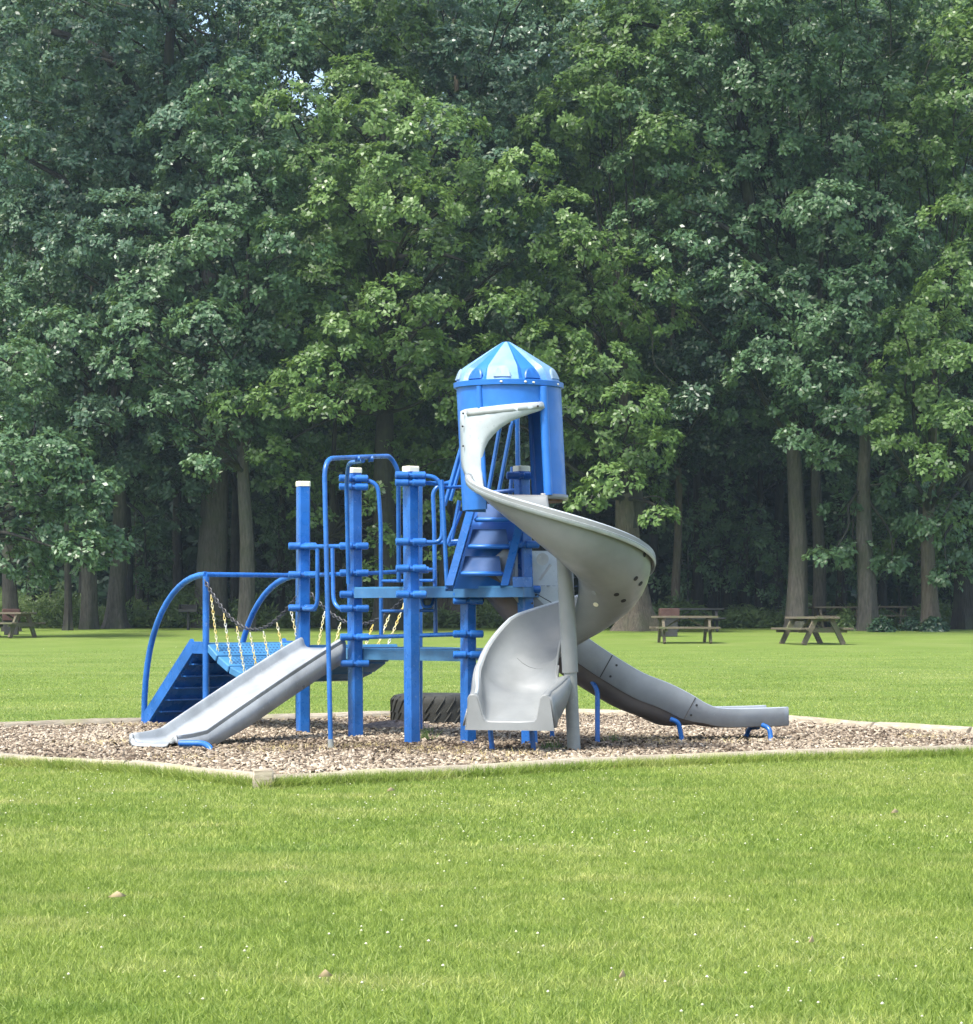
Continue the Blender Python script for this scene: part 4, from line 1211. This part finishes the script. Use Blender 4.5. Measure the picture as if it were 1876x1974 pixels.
tree(1228, 91, 62, 'tree with wide flared pale trunk beside the spiral slide', [
    (1080, 410, 75), (1010, 330, 70), (1110, 480, 75), (1050, 560, 80), (960, 600, 65), (1140, 590, 70), (1070, 660, 75), (1160, 700, 70), (1120, 780, 70), (1220, 790, 75), (1150, 850, 70), (1230, 870, 70),
    (1180, 930, 60), (1270, 850, 40), (940, 690, 60), (1010, 720, 60), (900, 790, 55), (1270, 1000, 40), (1130, 970, 45)],
    'leaf_light', 'bark_warm', h=11, seed=3, lean_=-.06, flare=1.75, cY=88, top_w=.18,
    limbs=[([(1215, 1020, 91), (1190, 900, 91), (1165, 790, 91), (1150, 640, 92)], .30, .10), ([(1235, 1000, 91), (1215, 870, 91), (1210, 760, 91), (1215, 640, 92)], .26, .08),
           ([(1180, 640, 89), (1220, 590, 89), (1255, 640, 89), (1262, 700, 89), (1300, 740, 89)], .035, .012), ([(1220, 600, 89), (1240, 560, 89), (1262, 600, 89), (1310, 700, 89)], .03, .01),
           ([(1240, 960, 89), (1275, 960, 89), (1320, 1010, 89)], .03, .012)])
# low drooping sprays behind the blue posts
tree(640, 93, 16, 'slender young tree with low hanging leaves behind the tall blue posts', [(745, 950, 40), (740, 1040, 45), (700, 980, 30), (830, 985, 40), (890, 870, 45), (720, 1100, 35), (845, 1060, 30), (600, 1000, 40), (560, 930, 40), (900, 960, 30)],
    'leaf_light', 'bark_dark', h=8, seed=4, dens=10, name='young_tree')
# bluish left group
tree(410, 95, 62, 'massive oak trunk left of the slim straight one, bluish crown at upper left', [
    (110, 130, 85), (215, 185, 75), (60, 290, 80), (340, 60, 80), (400, 125, 60), (290, 330, 70), (155, 410, 95), (290, 440, 75), (60, 440, 80), (180, 500, 80), (80, 560, 75), (350, 380, 60), (250, 30, 60), (160, 50, 70), (30, 170, 50),
    (500, 60, 70), (420, 20, 60), (330, 130, 50), (120, 290, 50)],
    'leaf_blue', 'bark', h=21, seed=5, flare=1.2, cY=94.5, top_w=.2,
    limbs=[([(408, 900, 95), (380, 600, 95), (345, 400, 95), (330, 250, 94), (325, 120, 93), (340, -60, 93)], .40, .12), ([(350, 380, 95), (300, 240, 94), (250, 160, 93.5), (180, 90, 93), (100, 60, 93)], .26, .12), ([(335, 270, 94), (360, 200, 93), (385, 120, 93)], .16, .07),
           ([(250, 170, 93.5), (215, 120, 93), (130, 110, 93)], .12, .05), ([(320, 470, 95), (250, 430, 94), (130, 350, 94), (40, 300, 94)], .18, .07)])
tree(222, 94, 32, 'rooty grey trunk just left of the climbing arch, right of the thin dark trunk', [
    (200, 600, 70), (60, 650, 65), (300, 560, 60), (280, 650, 60), (150, 700, 65), (90, 740, 55), (220, 760, 60), (300, 720, 55), (180, 830, 50), (280, 830, 50), (330, 680, 50), (20, 580, 50), (250, 900, 45)],
    'leaf_blue', 'bark', h=15, seed=6, flare=1.9, lean_=.01)
tree(240, 96.5, 26, 'dark trunk half hidden behind the rooty grey trunk', [(300, 940, 50), (340, 1000, 45), (280, 1040, 45), (330, 900, 45)], 'leaf_dark', 'bark_dark', h=13, seed=7)
tree(170, 93, 33, 'straight grey-green trunk between the thin dark trunk and the rooty one', [(150, 850, 50), (200, 930, 50), (100, 800, 50)], 'leaf_mid', 'bark', h=12, seed=8, flare=1.2)
tree(131, 91.5, 15, 'thin dark leaning trunk at left', [(160, 1000, 45)], 'leaf_mid', 'bark_dark', h=8, seed=9, lean_=.02, flare=1.5)
tree(22, 90, 33, 'broad trunk at the left edge above the cut off picnic table', [(60, 760, 50, 2), (10, 820, 50, 2)], 'leaf_mid', 'bark_dark', h=9, seed=10, flare=1.2)
tree(-95, 83, 30, 'spreading young tree at the left edge whose low leafy branches reach toward the climbing arch', [(20, 690, 60), (70, 870, 75), (130, 930, 60), (20, 980, 75), (160, 985, 55), (200, 1040, 45), (110, 1040, 65), (30, 1080, 60), (180, 1090, 35), (10, 800, 60), (0, 740, 40), (90, 970, 60), (60, 1110, 40), (40, 700, 70), (30, 900, 80), (110, 880, 70), (80, 1020, 70), (170, 940, 55), (150, 1060, 50), (210, 1070, 34)],
    'leaf_mid', 'bark_dark', h=8, seed=21, flare=1.2, dens=15, cY=83, name='maple_tree')
# top centre
tree(880, 97, 30, 'tall crown at the top centre above the light trees, trunk behind the stairs', [
    (600, 50, 75), (680, 110, 75), (560, 110, 50), (760, 50, 80), (800, 150, 75), (900, 100, 80), (1000, 60, 80), (980, 190, 85), (1080, 130, 80), (900, 220, 60), (1120, 240, 85), (1060, 320, 80), (1000, 260, 70), (1160, 60, 80), (730, 170, 60), (620, 190, 45)],
    'leaf_blue', 'bark_warm', h=22, seed=12, cY=93)
# right side
tree(1536, 92, 42, 'tall grey trunk behind the end-on picnic table, left of its twin', [
    (1230, 200, 85), (1330, 120, 85), (1250, 320, 85), (1350, 260, 75), (1420, 190, 80), (1450, 330, 85), (1350, 390, 80), (1400, 460, 80), (1490, 260, 75), (1500, 100, 85), (1400, 60, 80), (1250, 50, 80), (1480, 430, 75), (1560, 340, 70), (1300, 480, 70), (1560, 200, 70), (1240, 430, 70), (1370, 555, 50), (1290, 560, 55)],
    'leaf_mid', 'bark', h=13, seed=13, flare=1.15, lean_=-.012, top_w=.18, cY=90,
    limbs=[([(1520, 640, 92), (1480, 520, 92), (1440, 360, 91), (1430, 200, 91), (1425, 60, 91)], .28, .16), ([(1480, 520, 91), (1400, 440, 90), (1310, 400, 90)], .14, .05), ([(1432, 200, 90.5), (1370, 120, 90), (1290, 60, 90), (1200, 40, 90)], .14, .06)])
tree(1577, 94, 27, 'slimmer grey twin trunk just right of the tall grey trunk', [
    (1430, 545, 60), (1480, 600, 75), (1560, 560, 75), (1620, 640, 80), (1520, 680, 80), (1460, 720, 60), (1590, 740, 75), (1660, 560, 70), (1540, 790, 60), (1640, 800, 70), (1700, 660, 70), (1540, 850, 45), (1600, 880, 55)],
    'leaf_mid', 'bark', h=15, seed=14, flare=1.1, cY=89.5)
tree(1671, 91, 40, 'thick pale trunk at right with ferns at its foot', [
    (1620, 100, 80), (1700, 180, 85), (1640, 280, 80), (1750, 320, 80), (1680, 400, 80), (1600, 460, 75), (1780, 120, 85), (1820, 250, 80), (1740, 470, 75), (1820, 20, 80), (1680, 20, 80), (1860, 380, 60), (1560, 20, 70), (1590, 1080, 38, -1), (1650, 1070, 46, 0), (1720, 1085, 46, 0), (1690, 960, 50, 1), (1620, 980, 42, 0), (1750, 940, 60)],
    'leaf_mid', 'bark', h=12, seed=15, flare=1.25, cY=91)
tree(1795, 91, 33, 'reddish-grey trunk at the far right with a bush at its foot', [
    (1850, 420, 65), (1830, 560, 75), (1790, 640, 75), (1850, 700, 80), (1750, 700, 65), (1700, 760, 60), (1780, 780, 70), (1850, 820, 70), (1860, 500, 60), (1720, 850, 55), (1800, 900, 60), (1740, 620, 50)],
    'leaf_light', 'bark_warm', h=10, seed=16, cY=87)
tree(1862, 93, 40, 'dark trunk at the right edge of the picture', [(1840, 980, 55), (1800, 1020, 50), (1860, 1060, 50), (1830, 1110, 45), (1760, 1010, 45)], 'leaf_mid', 'bark_dark', h=13, seed=17)
tree(1303, 97, 18, 'slim trunk right of the spiral slide', [(1290, 900, 50), (1330, 840, 55), (1380, 780, 60), (1400, 880, 50), (1340, 700, 60), (1270, 700, 50)], 'leaf_dark', 'bark_warm', h=14, seed=18, flare=1.1)
tree(855, 98, 26, 'brownish trunk behind the low deck rail', [(820, 850, 50), (860, 800, 50)], 'leaf_mid', 'bark_warm', h=11, seed=19)

# second row: trees standing in the shade of the wood, crowns shared in groups
BG = 'thin trees in the shade of the wood'
protos = []
def rand_lobes(X, Y, z0, z1, R_, n, r_):
    out = []
    for k in range(n):
        a = r_.uniform(0, 2 * PI); t = r_.random(); z = z0 + (z1 - z0) * t; q = R_ * (1 - abs(t - .45) * .7) * math.sqrt(r_.random())
        out.append((X + q * math.cos(a) * 1.1, Y + q * math.sin(a), z, r_.uniform(1.1, 1.9)))
    return out
r2 = random.Random(4)
for k in range(3):
    root = empty('forest_tree', (0, 0, 0), '', 'tree', BG)
    lob = rand_lobes(0, 0, 5.0 + k, 25, 4.2, 34, r2)
    trunk_mesh(0, 0, .34 + .08 * k, .12, 12, .0, [], M['bark_dark'], root, 30 + k, 1.3, lobes=lob[:12])
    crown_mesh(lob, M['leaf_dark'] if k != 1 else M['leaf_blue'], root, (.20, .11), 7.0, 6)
    protos.append(root)
spots = [(-60, 103), (60, 100), (160, 106), (270, 101), (345, 108), (455, 104), (545, 100), (650, 106), (760, 102), (880, 108), (960, 101), (1040, 106), (1130, 102), (1255, 107), (1345, 101), (1372, 109), (1402, 104), (1437, 111), (1466, 103), (1500, 108), (1620, 103), (1700, 108), (1770, 102), (1850, 106), (1950, 102)]
near_words = ['left edge of the picture', 'trunk at the left edge', 'straight grey-green trunk', 'rooty grey trunk', 'park grill', 'slim straight grey trunk', 'left deck post', 'second tall post', 'third tall post', 'stairs', 'hood', 'hood opening', 'spiral slide pole', 'flared pale trunk',
              'side-on picnic table, left of it', 'side-on picnic table, right end', 'gap right of the side-on table, its left', 'gap between the two right tables, its middle', 'gap between the two right tables, its right', 'tall grey trunk, just left', 'end-on picnic table', 'thick pale trunk', 'reddish-grey trunk', 'right edge of the picture', 'corner beyond the right edge']
def copy_tree(o, loc, rot, label, sc_):
    c = o.copy(); col.objects.link(c); c.location = loc; c.rotation_euler = (0, 0, rot); c.scale = (sc_,) * 3; c['label'] = label
    for ch in o.children:
        d = ch.copy(); col.objects.link(d); d.parent = c
    return c
for i, (px, Y) in enumerate(spots):
    X = (px - CX) * Y / F; o = protos[i % 3]; lab = 'dim forest tree in shade deep behind the ' + near_words[i]
    s_ = r2.uniform(.9, 1.12)
    if i < 3:
        o.location = (X, Y, gz(Y)); o['label'] = lab; o.scale = (s_,) * 3
    else: copy_tree(o, (X, Y, gz(Y)), r2.uniform(0, 6.28), lab, s_)

# saplings in the shade under the crowns
SG = 'saplings growing in the shade of the wood'
sap = empty('sapling', (0, 0, 0), '', 'tree', SG)
lob = [(r2.uniform(-.9, .9), r2.uniform(-.8, .8), 1.3 + k * .42, r2.uniform(.5, .95)) for k in range(9)]
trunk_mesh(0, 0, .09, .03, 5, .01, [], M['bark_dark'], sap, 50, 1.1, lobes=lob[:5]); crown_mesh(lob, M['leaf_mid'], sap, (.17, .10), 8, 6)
sp_ = [(95, 99, 'left of the thin dark leaning trunk'), (285, 98, 'right of the rooty grey trunk'), (540, 99, 'behind the left deck post'), (600, 101, 'between the left deck post and the arched pole'), (890, 98, 'behind the blue stairs'),
       (1325, 99, 'just right of the slim trunk beside the spiral slide'), (1385, 103, 'above the right end of the side-on picnic table'), (1440, 100, 'in the gap between the two right picnic tables'), (1500, 98, 'just left of the tall grey trunk'), (1625, 99, 'left of the thick pale trunk'), (1735, 98, 'right of the thick pale trunk'), (1835, 98, 'at the far right of the picture')]
for i, (px, Y, w_) in enumerate(sp_):
    X = (px - CX) * Y / F; lab = 'leafy sapling in the shade ' + w_; s_ = r2.uniform(.7, 1.1)
    if i == 0: sap.location = (X, Y, gz(Y)); sap['label'] = lab
    else: copy_tree(sap, (X, Y, gz(Y)), r2.uniform(0, 6.28), lab, s_)

# far wood: a deep mass of foliage closing the view
def far_wood():
    r_ = random.Random(9); lob = []
    for k in range(3300):
        Y = r_.uniform(111, 128); px = r_.uniform(-160, 2040) if k < 2300 else (r_.uniform(-1100, -160) if k % 2 else r_.uniform(2040, 3000)); z = r_.uniform(.5, 31) if k < 1500 else r_.uniform(.3, 13)
        # two small openings to the sky
        y = HZ - (z - H) * F / Y
        skip = False
        for (gx_, gy_, gr_) in ((420, 20, 60), (600, 165, 62)):
            if math.hypot(px - gx_, y - gy_) < gr_ + 60: skip = True
        if skip: continue
        lob.append(((px - CX) * Y / F, Y, z, r_.uniform(1.5, 2.6)))
    return lob
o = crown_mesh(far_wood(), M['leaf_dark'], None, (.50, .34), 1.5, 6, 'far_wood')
tag(o, 'dark far-off wood closing the view behind the trees', 'wood', None, 'stuff')
# ground cover along the wood edge
n = 26000
px = rt_.uniform(-120, 2000, n); Y = rt_.uniform(94.2, 106, n)
X = (px - CX) * Y / F
hf = np.where(px < 780, 1.15, .8) * (.6 + .2 * np.sin(px * .021) + .2 * np.sin(px * .053 + 1) + .12 * np.sin(px * .17)) * rt_.uniform(.35, 1.35, n)
C = np.stack([X, Y, np.array([gz(v) for v in Y]) + hf * rt_.random(n) ** .6], -1); A_ = rt_.normal(0, .5, (n, 3)) + np.array([0, -.2, 1.0]); A_ /= np.linalg.norm(A_, axis=1)[:, None]
V, Fc, t = rosettes(C, A_, 5, .26, .07, .1)
o = np_mesh('undergrowth', V, Fc, M['weed'], t); tag(o, 'tall weeds and undergrowth along the edge of the wood', 'undergrowth', None, 'stuff')
def bush(px, Y, w_, h_, lab, mat='weed', n=700, name='bush'):
    X = (px - CX) * Y / F; z = gz(Y); root = empty(name, (X, Y, z), lab, 'bush', None)
    d = rt_.normal(size=(n, 3)); d /= np.linalg.norm(d, axis=1)[:, None]; d[:, 2] = abs(d[:, 2])
    P = d * np.array([w_ / 2, w_ / 2, h_]) * (.55 + .45 * rt_.random(n))[:, None]
    A_ = d + np.array([0, 0, .5]); A_ /= np.linalg.norm(A_, axis=1)[:, None]
    V, Fc, t = rosettes(P, A_, 5, .15, .07); np_mesh('foliage', V, Fc, M[mat], t, root)
    b = MB()
    for k in range(6):
        a = k * 1.05; b.tube([(X, Y, z - .02), (X + math.cos(a) * w_ * .2, Y + math.sin(a) * w_ * .2, z + h_ * .6)], .015, 5, True, .006)
    b.build('stem', M['bark_dark'], root)
bush(1800, 90, 1.0, .5, 'low dark bush at the foot of the reddish-grey trunk', 'leaf_dark', 350)
bush(1755, 91, .7, .45, 'low bush left of the reddish-grey trunk', 'leaf_dark', 250)
bush(1462, 97, 1.3, .55, 'reddish-brown low bush between the two right picnic tables', 'brushwood' if 'brushwood' in M else 'weed')
bush(1632, 91, .7, .75, 'leafy bush just left of the thick pale trunk', n=350)
bush(1700, 89.5, .9, .5, 'small bush right of the thick pale trunk', 'leaf_dark', 200)
print('LEAVES', NLEAF[0])

# ------------------------------------------------------------------ humid air
b = MB(); b.box((0, 62, 14.2), (110, 150, 34))
m = bpy.data.materials.new('haze'); m.use_nodes = True; nt = m.node_tree; nt.nodes.remove(nt.nodes['Principled BSDF'])
pv_ = N(nt, 'ShaderNodeVolumePrincipled'); pv_.inputs['Color'].default_value = (.72, .90, 1, 1); pv_.inputs['Density'].default_value = HAZE; pv_.inputs['Anisotropy'].default_value = .3
nt.links.new(pv_.outputs[0], nt.nodes['Material Output'].inputs['Volume'])
hz = b.build('haze', m, smooth=False); tag(hz, 'thin pale humid air over the park', 'haze', None, 'stuff')
